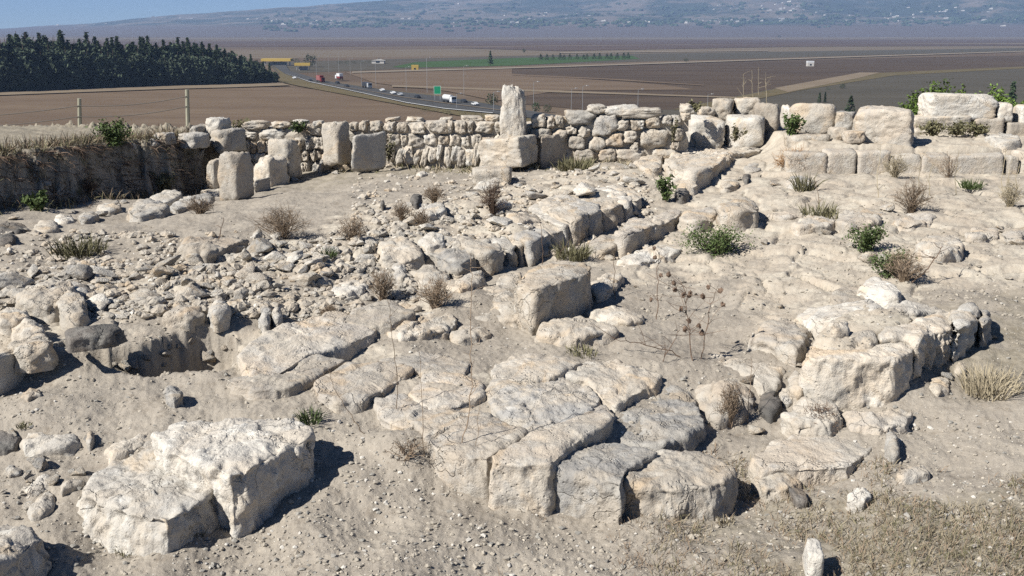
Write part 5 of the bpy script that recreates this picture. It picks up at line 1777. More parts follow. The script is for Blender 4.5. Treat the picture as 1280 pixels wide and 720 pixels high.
# ------------------------------------------------------------------ foreground left
loft('ashlar_block', 'right half of the broken foreground block, casting a dark shadow to the right', '_', [(186, 540), (222, 524), (290, 519), (355, 521), (389, 529), (394, 545), (362, 557), (335, 572), (308, 588), (286, 592), (262, 582), (205, 562)], (391, 543, 600), edge=.04, amp=.03, fl=.025, chip=.07, fct=.06, mat='white', flare=1.02, land='the broken foreground block')
loft('ashlar_block', 'left half of the broken foreground block, rough and sloping to the front', '_', [(110, 590), (150, 564), (196, 545), (268, 562), (292, 597), (266, 617), (236, 637), (208, 649), (150, 638), (100, 618)], (208, 646, 697), edge=.045, amp=.03, fl=.025, chip=.07, fct=.07, mat='white',
     base=[(56, 640), (84, 596), (140, 565), (230, 560), (289, 600), (296, 640), (266, 664), (234, 686), (206, 703), (150, 694), (84, 674)], land='the left half of the foreground block')
loft('ashlar_block', 'squared block cut by the bottom left corner of the picture', '_', [(-60, 660), (0, 646), (40, 652), (54, 664), (30, 690), (-20, 715), (-80, 720)], (53, 668, 722), edge=.05, mat='white', land='the corner block at bottom left')
for lb, pts, fr, mt in [('knobbly white lump above the left half of the foreground block', [(78, 130), (110, 92), (180, 85), (260, 100), (345, 110), (352, 140), (290, 160), (180, 170), (95, 165)], (180, 165, 218), 'white'),
                        ('thin upright flake right of the knobbly white lump', [(368, 130), (385, 92), (402, 110), (398, 140), (378, 150)], (385, 145, 172), 'grey'),
                        ('cracked lump touching the back of the foreground block', [(440, 180), (490, 130), (560, 120), (655, 90), (660, 130), (600, 165), (540, 190), (470, 205)], (520, 190, 225), 'cream'),
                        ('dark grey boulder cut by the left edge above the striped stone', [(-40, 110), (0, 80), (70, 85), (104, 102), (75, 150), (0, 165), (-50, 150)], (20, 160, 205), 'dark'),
                        ('white striped stone with fine dark bedding lines', [(80, 345), (130, 295), (210, 264), (262, 290), (255, 325), (170, 350), (110, 362)], (150, 350, 385), 'white'),
                        ('smooth white wedge below the striped stone', [(105, 425), (150, 375), (210, 340), (245, 360), (230, 410), (180, 445), (125, 455)], (170, 440, 475), 'white'),
                        ('grey flat stone right of the striped stone', [(250, 320), (290, 296), (350, 292), (362, 312), (300, 335), (258, 350)], (300, 335, 355), 'grey'),
                        ('grey wedge stone left of the striped stone', [(10, 262), (40, 238), (108, 258), (90, 275), (30, 285)], (40, 275, 290), 'grey')]:
    loft('fallen_stone', lb, 'h', pts, fr, mat=mt, edge=.05, land='the ' + lb[:40])
U('standing_stone', 'dark shaded stone at the left picture edge beside the pit', 'I', (-70, 262, 48, 462), .45, yaw=-.3, mat='grey', soft=18, cat='standing stone', land='the dark stone at the left edge')
loft('fallen_stone', 'dark grey flat slab lying over the rim of the pit', 'I', [(242, 222), (330, 192), (430, 186), (466, 208), (420, 228), (330, 240), (255, 250)], h=.14, mat='dark', edge=.03, amp=.015, fl=.01, zb=.64, sink=.0, zt=.75, land='the dark flat slab')
for lb, pts, h, mt in [('pale boulder at the left rim of the pit', [(20, 262), (70, 232), (150, 222), (205, 245), (190, 275), (110, 290), (40, 285)], .15, 'cream'), ('pale flat stone above the dark flat slab', [(208, 110), (260, 72), (322, 95), (330, 140), (270, 155), (220, 145)], .14, 'cream'),
                       ('broad pale stone in the rubble left of the grey wedge', [(55, 75), (120, 45), (230, 30), (285, 50), (270, 90), (180, 110), (90, 105)], .15, 'cream'), ('dark grey wedge in the rubble above the pit', [(272, 55), (300, 38), (350, 60), (368, 75), (300, 82)], .12, 'dark'),
                       ('pale stone at the left picture edge in the rubble', [(-30, 160), (20, 128), (100, 130), (112, 165), (60, 185), (0, 190)], .13, 'cream'), ('pale stone just below the last one at left edge', [(30, 200), (90, 170), (160, 180), (165, 215), (100, 235), (40, 228)], .13, 'cream'),
                       ('brownish stone on the right rim of the pit', [(600, 142), (660, 120), (750, 126), (765, 148), (700, 162), (615, 158)], .12, 'tan'), ('grey cobble on the corner of the pit', [(770, 130), (800, 95), (850, 105), (852, 135), (800, 150)], .16, 'grey'),
                       ('round grey cobble, upper one of three by the slabs', [(965, 128), (990, 110), (1018, 125), (1015, 145), (980, 150)], .10, 'grey'), ('round grey cobble, lower one of three by the slabs', [(960, 168), (985, 150), (1010, 165), (1005, 185), (970, 188)], .09, 'grey'),
                       ('round cobble, right one of three by the slabs', [(1010, 148), (1030, 125), (1052, 148), (1040, 165), (1018, 165)], .10, 'grey'), ('small white stone on the bare slab by the cobbles', [(1122, 205), (1140, 190), (1165, 200), (1162, 220), (1130, 222)], .09, 'white'),
                       ('stone half sunk in the soil in front of the pit', [(595, 435), (620, 412), (680, 425), (690, 445), (640, 465)], .10, 'grey'), ('tan stone in the soil at the left below the pit', [(68, 440), (100, 420), (158, 425), (160, 445), (100, 460)], .07, 'tan')]:
    loft('fallen_stone', lb, 'I', pts, h=h, mat=mt, edge=.05, land='the ' + lb[:36], **(dict(zt=.58 + h * .7, zb=.55, sink=.05, flare=1.0) if 'pit' in lb and 'soil' not in lb else {}))

# ------------------------------------------------------------------ back left: low wall remains and the half buried block on the path
loft('ashlar_block', 'half buried block with an overgrown dark right side on the soil path', 'E', [(655, 305), (700, 284), (830, 278), (932, 290), (880, 308), (830, 322), (768, 345), (700, 335)], (700, 332, 380), mat='tan', edge=.06, land='the half buried block')
for lb, pts, fr, mt in [('pale flat topped block left of the thick standing slab', [(558, 140), (600, 108), (672, 106), (680, 130), (640, 148), (575, 158)], (630, 150, 180), 'white'),
                        ('rough pitted block in the low back left row', [(468, 180), (500, 148), (570, 138), (625, 165), (615, 185), (540, 200), (490, 205)], (540, 195, 228), 'grey'),
                        ('low white stone left end of the pitted block', [(350, 172), (385, 152), (450, 158), (455, 175), (400, 192)], (400, 188, 205), 'white'),
                        ('pointed slab leaning in the low back left row', [(285, 205), (320, 185), (370, 195), (340, 215), (300, 228)], (310, 222, 240), 'grey'),
                        ('white rounded stone in the low back left row', [(196, 210), (225, 192), (272, 196), (280, 220), (240, 232), (205, 228)], (240, 230, 244), 'white'),
                        ('cream stone right of the dark grey slabs at left edge', [(120, 240), (150, 222), (215, 228), (222, 250), (170, 262), (130, 258)], (170, 258, 274), 'cream'),
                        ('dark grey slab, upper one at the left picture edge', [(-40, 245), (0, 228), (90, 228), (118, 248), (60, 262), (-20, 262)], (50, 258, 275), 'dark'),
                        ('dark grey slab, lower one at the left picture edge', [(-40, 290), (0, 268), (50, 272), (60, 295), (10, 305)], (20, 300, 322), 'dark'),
                        ('dark mottled block right of the pitted one', [(625, 165), (680, 140), (740, 125), (800, 130), (790, 150), (720, 165), (650, 180)], (720, 160, 182), 'grey'),
                        ('cream cobbles stepped against the thick standing slab', [(740, 120), (780, 95), (840, 90), (850, 110), (800, 128)], (790, 120, 140), 'cream'),
                        ('pale cobble above the stepped cobbles', [(735, 85), (770, 62), (820, 68), (810, 92), (760, 98)], (770, 90, 104), 'cream')]:
    loft('fallen_stone', lb, 'E', pts, fr, mat=mt, edge=.06, land='the ' + lb[:36])
for lb, tg, pts, h, mt in [('dark round stone beside the dry shrubs on the path', 'F', [(572, 140), (590, 122), (618, 130), (615, 150), (590, 158)], .13, 'dark'), ('small dark pointed stone on the path left of the round one', 'F', [(458, 160), (468, 142), (482, 155), (475, 165)], .10, 'dark'),
                           ('long pale stone lying at the foot of the rear wall', 'F', [(595, 45), (630, 35), (645, 45), (610, 55)], .06, 'white')]:
    loft('fallen_stone', lb, tg, pts, h=h, mat=mt, edge=.05)

# ------------------------------------------------------------------ vectorised ground lookup
def ground_pts(px, py):
    z = np.full(len(px), 1.2)
    a = (px - 640) / F_PX
    b = (360 - py) / F_PX
    dy, dz = CP + b * SP, -SP + b * CP
    for _ in range(9):
        t = (np.minimum(z, 2.2) - CAM_Z) / dz
        z = .5 * z + .5 * terrain(a * t, dy * t, False)[0]
    t = (z - CAM_Z) / dz
    zz, rock, grass = terrain(a * t, dy * t, True)
    return np.stack([a * t, dy * t, zz], 1), rock, grass


# ------------------------------------------------------------------ loose rubble: every stone its own thing
RMESH = {}
for mt in ('cream', 'white', 'grey', 'tan', 'dark'):
    RMESH[mt] = []
    for k in range(8 if mt != 'dark' else 4):
        r_ = np.random.default_rng(900 + k * 7 + len(mt))
        d = (1.0, r_.uniform(.6, .95), r_.uniform(.42, .72))
        V, Fa = rock_verts(4, d, soft=22, planes=12, rough=.05, seed=300 + 10 * k + len(mt))
        shape = 'flat' if d[2] < .5 else ('long' if d[1] < .7 else 'blocky')
        tmp = mesh_obj('rubble_stone', V, Fa, mt)
        RMESH[mt].append((tmp.data, shape, d[2]))
        bpy.data.objects.remove(tmp)
used_labels = set()
SHORT = [(n, p, to_px(p)) for n, p in LAND if n.startswith('the ') and len(n.split()) <= 8]


def rel_label(mt, shape, spx, pt):
    x, y = to_px(pt)
    size = 'tiny' if spx < 8 else 'small' if spx < 14 else 'middling' if spx < 22 else 'large'
    tone = {'cream': 'cream', 'white': 'whitish', 'grey': 'grey', 'tan': 'tan', 'dark': 'dark'}[mt]
    near = sorted(SHORT, key=lambda s: (s[2][0] - x) ** 2 + ((s[2][1] - y) * 1.5) ** 2)[:5]
    lab = None
    for n, p, (lx, ly) in near:
        dx, dy = x - lx, y - ly
        rel = ('just ' if abs(dx) + abs(dy) < 45 else '') + ('left of' if dx < -abs(dy) * 1.2 else 'right of' if dx > abs(dy) * 1.2 else 'below' if dy > 0 else 'above')
        lab = f'{size} {tone} {shape} rubble stone {rel} {n}'
        if lab not in used_labels and len(lab.split()) <= 16:
            break
    lab = ' '.join(lab.split()[:16])
    used_labels.add(lab)
    return lab


def in_poly(px, py, poly):
    return poly_sd(px, py, np.array(poly, float)) < 0


PLACED = []


def rubble(poly, n, smin, smax, mats, group, sink=.22, gap=.75):
    xs, ys = [a for a, b in poly], [b for a, b in poly]
    got = 0
    tries = 0
    while got < n and tries < 12:
        tries += 1
        px = RNG.uniform(min(xs), max(xs), 300)
        py = RNG.uniform(min(ys), max(ys), 300)
        ok = in_poly(px, py, poly)
        px, py = px[ok], py[ok]
        if not len(px):
            continue
        P, _, _ = ground_pts(px, py)
        for p in P:
            if got >= n:
                break
            s = smin * (smax / smin) ** (RNG.uniform() ** 1.5)
            if any((p[0] - c[0]) ** 2 + (p[1] - c[1]) ** 2 < ((s + c[2]) * .5 * gap) ** 2 for c in PLACED):
                continue
            PLACED.append((p[0], p[1], s))
            mt = mats[int(RNG.integers(len(mats)))]
            me, shape, hz_ = RMESH[mt][int(RNG.integers(len(RMESH[mt])))]
            o = bpy.data.objects.new('rubble_stone', me)
            COL.objects.link(o)
            o.location = (float(p[0]), float(p[1]), float(p[2] + s * hz_ * (.5 - sink)))
            o.rotation_euler = (RNG.uniform(-.35, .35), RNG.uniform(-.35, .35), RNG.uniform(0, 6.28))
            o.scale = (s, s * RNG.uniform(.8, 1.15), s * RNG.uniform(.6, .95))
            tag(o, rel_label(mt, shape, s * F_PX / p[1], p), 'rubble stone', group)
            got += 1


rubble([(-10, 352), (40, 345), (110, 345), (200, 335), (260, 325), (330, 300), (420, 296), (470, 300), (455, 330), (400, 355), (320, 368), (262, 374), (180, 381), (60, 393), (-10, 415)], 96, .15, .44, ['cream', 'white', 'white', 'white', 'white', 'grey'], 'stones of the left rubble spread')
rubble([(470, 300), (500, 262), (560, 238), (640, 222), (740, 212), (800, 208), (805, 228), (770, 240), (690, 268), (600, 300), (540, 318), (480, 318)], 55, .15, .46, ['cream', 'white', 'cream', 'white', 'white'], 'stones packed on top of the central wall')
rubble([(300, 360), (400, 350), (470, 330), (480, 360), (430, 378), (330, 390)], 12, .05, .16, ['cream', 'white', 'grey'], 'small stones beside the paving')
rubble([(0, 250), (160, 240), (290, 236), (260, 262), (120, 275), (0, 300)], 12, .10, .28, ['grey', 'cream', 'white'], 'stones below the earth bank')
rubble([(300, 205), (440, 205), (620, 208), (800, 196), (800, 212), (600, 225), (400, 228), (300, 240)], 10, .06, .20, ['cream', 'white', 'tan'], 'stones at the foot of the rear wall')
rubble([(830, 215), (940, 205), (960, 190), (990, 205), (1000, 230), (900, 245), (830, 245)], 10, .06, .22, ['cream', 'grey', 'tan'], 'debris at the upper end of the wall')
rubble([(980, 250), (1280, 240), (1280, 372), (1180, 360), (1000, 345), (880, 330), (900, 290)], 24, .06, .26, ['cream', 'cream', 'white'], 'stones on the right terrace')
rubble([(760, 340), (960, 345), (990, 380), (900, 385), (800, 365)], 8, .05, .15, ['cream', 'tan'], 'small stones on the sandy floor')
rubble([(900, 450), (1010, 420), (1030, 500), (1040, 545), (960, 550), (900, 540)], 10, .06, .20, ['cream', 'tan', 'cream'], 'stones in the gap by the platform')
rubble([(990, 620), (1280, 580), (1280, 715), (900, 715)], 14, .03, .09, ['white', 'white', 'cream'], 'white stones in the dry grass')
rubble([(0, 545), (110, 530), (190, 550), (90, 610), (60, 660), (0, 650)], 14, .05, .15, ['white', 'grey', 'cream'], 'stones behind the foreground block')
rubble([(1170, 390), (1250, 380), (1270, 440), (1160, 500)], 6, .06, .16, ['grey', 'cream'], 'stones along the platform flank')
rubble([(300, 700), (560, 640), (900, 680), (900, 715), (300, 715)], 6, .03, .07, ['white', 'cream', 'grey'], 'pebbles in the foreground soil')


# stones sticking out of the cut face of the pit
for k in range(12):
    px = RNG.uniform(130, 298)
    rim = np.interp(px, [100, 140, 175, 200, 222, 262, 296], [432, 428, 424, 416, 409, 404, 412])
    py = rim + RNG.uniform(6, 44)
    x_, y_, dz_ = ray(px, py)
    ys_ = np.linspace(7.5, 9.2, 300)
    hit = np.nonzero(terrain(x_ / y_ * ys_, ys_, True)[0] > CAM_Z + dz_ / y_ * ys_)[0]
    if not len(hit):
        continue
    yy = ys_[hit[0]]
    p = PD(px, py, yy)
    if yy < 7.75:
        continue
    mt = ['tan', 'cream', 'grey', 'tan'][k % 4]
    me, shape, hz_ = RMESH[mt][int(RNG.integers(len(RMESH[mt])))]
    o = bpy.data.objects.new('rubble_stone', me)
    COL.objects.link(o)
    s_ = RNG.uniform(.06, .17)
    o.location = [float(v) for v in p]
    o.rotation_euler = (RNG.uniform(-.5, .5), RNG.uniform(-.5, .5), RNG.uniform(0, 6.28))
    o.scale = (s_, s_ * .9, s_)
    tag(o, 'stone sticking out of the cut soil face of the pit', 'rubble stone', 'stones in the pit face')


# ------------------------------------------------------------------ gravel, one mass of stuff
def gravel(name, n, mat, region, smin, smax, seed, ico=1):
    r_ = np.random.default_rng(seed)
    (x0, y0, x1, y1) = region
    px = r_.uniform(x0, x1, n)
    py = y0 + (y1 - y0) * r_.uniform(0, 1, n) ** .8
    P, rock, grass = ground_pts(px, py)
    dens = .35 + .65 * sstep((fbm(P * np.array((1.2, 1.2, 0)), 3) + .25) / .5)
    keep = r_.uniform(0, 1, n) < dens
    P = P[keep]
    n = len(P)
    D, Fa = ICO[ico]
    s = smin * (smax / smin) ** (r_.uniform(0, 1, n) ** 2.2)
    a = r_.uniform(0, 6.28, n)
    J = 1 + (.28 if ico == 1 else .19) * r_.normal(size=(n, len(D), 3))
    V = D[None] * J * np.stack([s, s * r_.uniform(.6, 1, n), s * r_.uniform(.4, .75, n)], 1)[:, None] * .5
    c, sn = np.cos(a)[:, None], np.sin(a)[:, None]
    X = V[..., 0] * c - V[..., 1] * sn
    Y = V[..., 0] * sn + V[..., 1] * c
    V = np.stack([X, Y, V[..., 2]], 2) + P[:, None]
    V[..., 2] += (s * .1)[:, None]
    Fq = (Fa[None] + (np.arange(n) * len(D))[:, None, None]).reshape(-1, 3)
    tag(mesh_obj(name, V.reshape(-1, 3), Fq, mat, smooth=False), kind='stuff')


gravel('gravel', 13000, 'gravel_a', (-60, 235, 1340, 740), .007, .045, 1)
gravel('gravel', 4000, 'gravel_b', (-60, 235, 1340, 740), .007, .045, 2)
gravel('gravel', 2500, 'gravel_c', (-60, 300, 1340, 740), .007, .04, 12)
gravel('gravel', 2600, 'cream', (-60, 290, 520, 396), .05, .17, 3, 2)
gravel('gravel', 1500, 'gravel_c', (-60, 290, 520, 400), .02, .07, 13)
gravel('gravel', 1500, 'cream', (440, 205, 820, 320), .05, .18, 4, 2)
gravel('gravel', 900, 'gravel_c', (440, 205, 820, 320), .02, .07, 14)
gravel('gravel', 2200, 'gravel_a', (800, 205, 1340, 400), .015, .06, 5)
gravel('gravel', 4200, 'gravel_a', (-60, 420, 1340, 740), .006, .03, 6)


# ------------------------------------------------------------------ plants
def blade(V, Fs, p, tip, wd, r_):
    d = np.asarray(tip) - np.asarray(p)
    a = np.cross(d, r_.normal(size=3))
    a = a / (np.linalg.norm(a) + 1e-9) * wd
    m = np.asarray(p) + d * .55 + np.array((0, 0, .12 * np.linalg.norm(d)))
    n = len(V)
    V += [tuple(np.asarray(p) - a), tuple(np.asarray(p) + a), tuple(m + a * .7), tuple(m - a * .7), tuple(tip)]
    Fs += [(n, n + 1, n + 2, n + 3), (n + 3, n + 2, n + 4)]


def grass_cover(name, mat, n, region, lmin, lmax, seed, thr=.35, wd=.003):
    r_ = np.random.default_rng(seed)
    x0, y0, x1, y1 = region
    px, py = r_.uniform(x0, x1, n), r_.uniform(y0, y1, n)
    P, rock, g = ground_pts(px, py)
    gg = g + .75 * fbm(P * np.array((1.5, 1.5, 0)), 4)
    P = P[(gg > thr) & (r_.uniform(0, 1, n) < np.clip((gg - thr) * 3, 0, 1))]
    V, Fs = [], []
    for p in P:
        for _ in range(3):
            l = r_.uniform(lmin, lmax)
            t = r_.uniform(0, 6.28)
            k = r_.uniform(.2, 1.0)
            b = p + np.array((r_.normal() * .02, r_.normal() * .02, -.01))
            blade(V, Fs, b, b + np.array((math.cos(t) * l * k, math.sin(t) * l * k, l * (1.05 - k * .7))), wd * p[1] / 7, r_)
    if V:
        tag(mesh_obj(name, V, Fs, mat, smooth=False), kind='stuff')


grass_cover('dry_grass', 'straw', 2100, (820, 540, 1300, 725), .03, .13, 1)
grass_cover('dry_grass', 'leafolive', 1300, (820, 540, 1300, 725), .03, .11, 2, .45)
grass_cover('dry_grass', 'twig', 2600, (560, 560, 1300, 725), .03, .10, 3, .25)
grass_cover('dry_grass', 'straw', 900, (400, 196, 800, 216), .06, .20, 4, .4)
grass_cover('dry_grass', 'leafolive', 700, (400, 196, 800, 216), .05, .16, 5, .45)


def bank_grass():
    """dry growth along the crest and over the face of the earth bank"""
    r_ = np.random.default_rng(8)
    for mat, n, lo, hi in (('straw', 500, .08, .22), ('twig', 900, .08, .3), ('leafolive', 900, .06, .24), ('twigdark', 2300, .08, .36)):
        V, Fs = [], []
        t = r_.uniform(-.25, 1.25, n)
        off = r_.normal(size=n) * .35 + .25
        if mat == 'twigdark':
            off = r_.uniform(-.25, .25, n)
        ex, ey = BANK_B - BANK_A
        L = math.hypot(ex, ey)
        X = BANK_A[0] + t * ex - ey / L * off
        Y = BANK_A[1] + t * ey + ex / L * off
        Z = terrain(X, Y, True)[0]
        for x, y, z in zip(X, Y, Z):
            for _ in range(3):
                l = r_.uniform(lo, hi)
                a = r_.uniform(0, 6.28)
                k = r_.uniform(.1, 1)
                p = np.array((x + r_.normal() * .04, y + r_.normal() * .04, z - .02))
                sgn = -.5 if mat == 'twigdark' else 1
                blade(V, Fs, p, p + np.array((math.cos(a) * l * k + (.10 if mat == 'twigdark' else 0), math.sin(a) * l * k, l * (1.05 - .6 * k) * sgn)), .006, r_)
        tag(mesh_obj('dry_grass', V, Fs, mat, smooth=False), kind='stuff')


bank_grass()


def shrub(name, label, px, by, wpx, hpx, mat='twig', n=110, seed=0, group=None, cat='dry shrub', fine=1.0, lean=0.0, base=None):
    r_ = np.random.default_rng(seed + int(px))
    p = np.array(base) if base is not None else Gp(px, by)
    d = math.hypot(p[1], CAM_Z) / F_PX
    wd, h = wpx * d / 2, hpx * d
    root = empty(name, p)
    b, tw = MB(), MB()
    rad = max(.0035, .0011 * p[1] / 4) * fine
    for k in range(n):
        t = r_.uniform(0, 6.28)
        e = r_.uniform(.05, 1) ** .6
        tip = np.array((math.cos(t) * wd * e + lean * h, math.sin(t) * wd * e * .8, h * r_.uniform(.55, 1.05) * (1.05 - .55 * e * e)))
        mid = tip * np.array((.35, .35, .55)) + r_.normal(size=3) * wd * .10
        b.tube([(r_.normal() * wd * .08, r_.normal() * wd * .08, -.02), tuple(mid), tuple(tip)], [rad, rad * .8, rad * .4], 3)
        for _ in range(3):
            f = r_.uniform(.35, 1)
            s = mid + (tip - mid) * f
            q2 = s + r_.normal(size=3) * wd * .22 + np.array((0, 0, .02))
            q2[2] = max(q2[2], .005)
            tw.tube([tuple(s), tuple((s + q2) / 2 + r_.normal(size=3) * .01), tuple(q2)], [rad * .6, rad * .5, rad * .3], 3)
    b.build('stem', mat, root)
    tw.build('twig', mat, root)
    return tag(root, label, cat, group)


for lb, px, by, wp, hp_, mt in [
    ('wide grey brown dry shrub on the soil path, leftmost of the dry shrubs there', 353, 298, 72, 38, 'twig'), ('dry brown shrub right of the wide one, above the rubble', 441, 304, 40, 37, 'twig'),
    ('thorny upright dry shrub on the wall top, darkest of its group', 616, 268, 38, 42, 'twigdark'), ('low dry shrub left of the dark thorny one', 502, 275, 30, 22, 'twig'), ('pale dry shrub between the thorny one and the low one', 528, 286, 30, 24, 'twig'),
    ('faded dry shrub behind the dark thorny one near the wall foot', 543, 252, 32, 20, 'twig'), ('reddish brown dry clump in front of the platform corner block', 1022, 541, 50, 34, 'twigdark'),
    ('dry wiry shrub in front of the squared step blocks, left one', 1139, 264, 50, 38, 'twig'), ('dry straw coloured shrub at the right edge before the step', 1262, 261, 36, 36, 'straw'), ('brown shrub on the path under the low back left row', 250, 268, 38, 20, 'twig'),
    ('dry brown growth hanging at the left of the earth bank', 112, 243, 24, 22, 'twigdark'), ('tangle of dry stems beside the central squared block', 544, 385, 48, 40, 'twig'), ('dry weed against the white squarish stone', 478, 376, 38, 40, 'twig'),
    ('small dry tuft below the white squarish stone', 412, 396, 22, 14, 'twig'), ('dry thorn tangle by the leaning branch on the right slope', 1128, 352, 54, 40, 'twig'), ('dry weed leaning on the front of the rounded brownish boulder', 912, 535, 34, 62, 'twig'),
    ('dry weed tangle on the slab left of the tall stalk', 508, 572, 56, 18, 'twig')]:
    shrub('dry_shrub', lb, px, by, wp, hp_, mt, n=34 if 'tangle' in lb and px == 508 else int(60 + wp * 1.1), seed=5)
# rust coloured straw bundle by the great block
bp = Gp(990, 214)
shrub('straw_bundle', 'rust coloured dry straw bundle between the great pale block and the step', 990, 214, 50, 28, 'rust', n=150, seed=9, cat='straw bundle')
shrub('dry_shrub', 'tall straw tuft in front of the fourth squared step block', 1118, 222, 34, 30, 'straw', n=90, seed=3)
shrub('dry_shrub', 'tall dark dry stems in front of the fifth squared step block', 1186, 224, 34, 34, 'twig', n=40, seed=3, fine=.8)


def tuft(name, label, px, by, wpx, hpx, mat, n=160, seed=0, cat='grass tuft', flat=.8, base=None):
    r_ = np.random.default_rng(seed + int(px) + int(by))
    p = np.array(base) if base is not None else Gp(px, by)
    d = math.hypot(p[1], CAM_Z) / F_PX
    wd, h = wpx * d / 2, hpx * d
    V, Fs = [], []
    for _ in range(n):
        a = r_.uniform(0, 6.28)
        e = r_.uniform() ** .6
        b = np.array((math.cos(a) * wd * e * .75, math.sin(a) * wd * e * flat, 0))
        gz = H(p[0] + b[0], p[1] + b[1]) - p[2] if base is None and wd > .3 else 0
        b[2] = gz - .01
        l = h * r_.uniform(.4, 1.05)
        k = r_.uniform(.1, .8)
        t = a + r_.normal() * .8
        blade(V, Fs, b, b + np.array((math.cos(t) * l * k, math.sin(t) * l * k, l * (1.05 - .55 * k))), max(.003, .00055 * p[1]), r_)
    return tag(mesh_obj(name, V, Fs, mat, loc=p, smooth=False), label, cat)


for lb, px, by, wp, hp_, mt, n in [
    ('straw and green grass tuft on the soil path at far left', 98, 317, 84, 28, 'leafolive', 260), ('straw green grass patch beside the right flank of the platform', 1238, 490, 84, 40, 'straw', 420), ('small green tuft in the rubble below the dry shrubs', 410, 321, 26, 16, 'leaf', 90),
    ('small green weed in the soil above the foreground block', 388, 526, 36, 22, 'leaf', 120), ('pale cushion plant under the shaded wall face', 715, 322, 54, 24, 'leafolive', 260), ('low green weed at the foot of the far right step', 1214, 235, 32, 15, 'leaf', 120),
    ('thin weed by the dark boulder on the right terrace', 1006, 238, 34, 30, 'leafolive', 90), ('olive grass strip before the kerb blocks', 1024, 270, 62, 20, 'leafolive', 160), ('small pale green weed on the sandy floor before the fallen stone', 728, 442, 52, 14, 'leafolive', 110),
    ('straw tuft at the dark hollow of the paving end', 906, 655, 26, 16, 'straw', 60), ('green weed against the foot of the rear wall near the shaded block', 718, 212, 60, 22, 'leafolive', 220), ('tiny green tuft beside the dark grey boulder at left', 30, 532, 22, 8, 'leafolive', 60),
    ('dry weed under the broken foreground block', 240, 668, 40, 22, 'leafolive', 70), ('grass at the left foot of the broken foreground block', 160, 690, 40, 14, 'leafolive', 60)]:
    tuft('grass_tuft', lb, px, by, wp, hp_, mt, n, cat='grass tuft' if 'weed' not in lb else 'weed')


def leafy_px(name, label, px, by, wpx, hpx, mat, n, size, seed=0, cat='green bush', flat=.8, stems=9, base=None):
    p = np.array(base) if base is not None else Gp(px, by)
    d = math.hypot(p[1], CAM_Z) / F_PX
    return leafy(name, label, p, hpx * d, wpx * d / 2, n, size, mat, cat, seed=seed + int(px), stems=stems, low=.15, flat=flat)


leafy_px('green_bush', 'low spreading green plant on the right floor below the squared cream block', 893, 318, 96, 36, 'leaf', 3200, .018, stems=34, flat=.5)
leafy_px('green_bush', 'round green bush on the right terrace', 1082, 315, 54, 40, 'leaf', 1800, .02, stems=20)
leafy_px('green_bush', 'green bush mixed with dry twigs below the round green bush', 1112, 346, 60, 36, 'leaf', 1200, .02, stems=14)
leafy_px('green_bush', 'dark green bush in the gap at the upper end of the wall edge', 832, 250, 30, 32, 'leaf', 500, .035, stems=9)
leafy_px('green_bush', 'green bush on the crest of the earth bank below the fence', 142, 184, 52, 34, 'leaf', 1500, .032, base=PD(142, 182, 17.2), stems=22)
leafy_px('green_bush', 'dim green bush at the shaded foot of the earth bank', 48, 264, 40, 26, 'leaf', 450, .04, stems=9)
leafy_px('green_bush', 'weak green bush in the shade near the thick standing slab', 205, 238, 36, 26, 'leafolive', 400, .04, stems=9)
leafy_px('green_bush', 'green weed growing between the boulder pile and the lone cream boulder', 991, 172, 30, 36, 'leaf', 450, .045, base=PD(990, 170, Gp(1010, 190)[1] + .9), stems=10)
leafy_px('green_bush', 'pale weed between the two white boulders of the pile', 918, 178, 26, 20, 'leafolive', 260, .035, base=PD(918, 176, BY - .42), stems=8)
leafy_px('green_bush', 'green plant on the rubble wall behind the upright squared block', 373, 166, 26, 16, 'leaf', 260, .04, base=PD(373, 165, YW(373, -.1)), stems=8)
leafy_px('green_bush', 'small green plant on the rear wall left of the white boulder', 308, 163, 34, 14, 'leafolive', 240, .04, base=PD(306, 163, YW(306, .2)), stems=8)
leafy_px('green_bush', 'olive bush growing beside the shaded dark squared block', 484, 205, 18, 40, 'leafolive', 260, .035, base=PD(486, 203, YW(486, -.25)), stems=7)
leafy_px('green_bush', 'olive bush on top of the rear wall left of the boulder pile', 866, 138, 26, 14, 'leafolive', 240, .045, base=PD(866, 140, YW(866, .7)), stems=7)
leafy_px('green_bush', 'brown green weed hanging in the joint of the rear wall near the pile', 843, 178, 14, 36, 'leafolive', 160, .03, base=PD(842, 180, YW(842, -.2)), stems=6)
for lb, px, by, wp, hp_ in [('olive weed on the wall course right of the large squared terrace block', 1166, 169, 36, 18), ('brownish green weed under the long pitted block', 1196, 168, 40, 16), ('green weed at the joint of the right wall courses', 1222, 170, 34, 17)]:
    leafy_px('green_bush', lb, px, by, wp, hp_, 'leafolive', 420, .04, base=PD(px, by, RY - .45), stems=12, cat='weed')


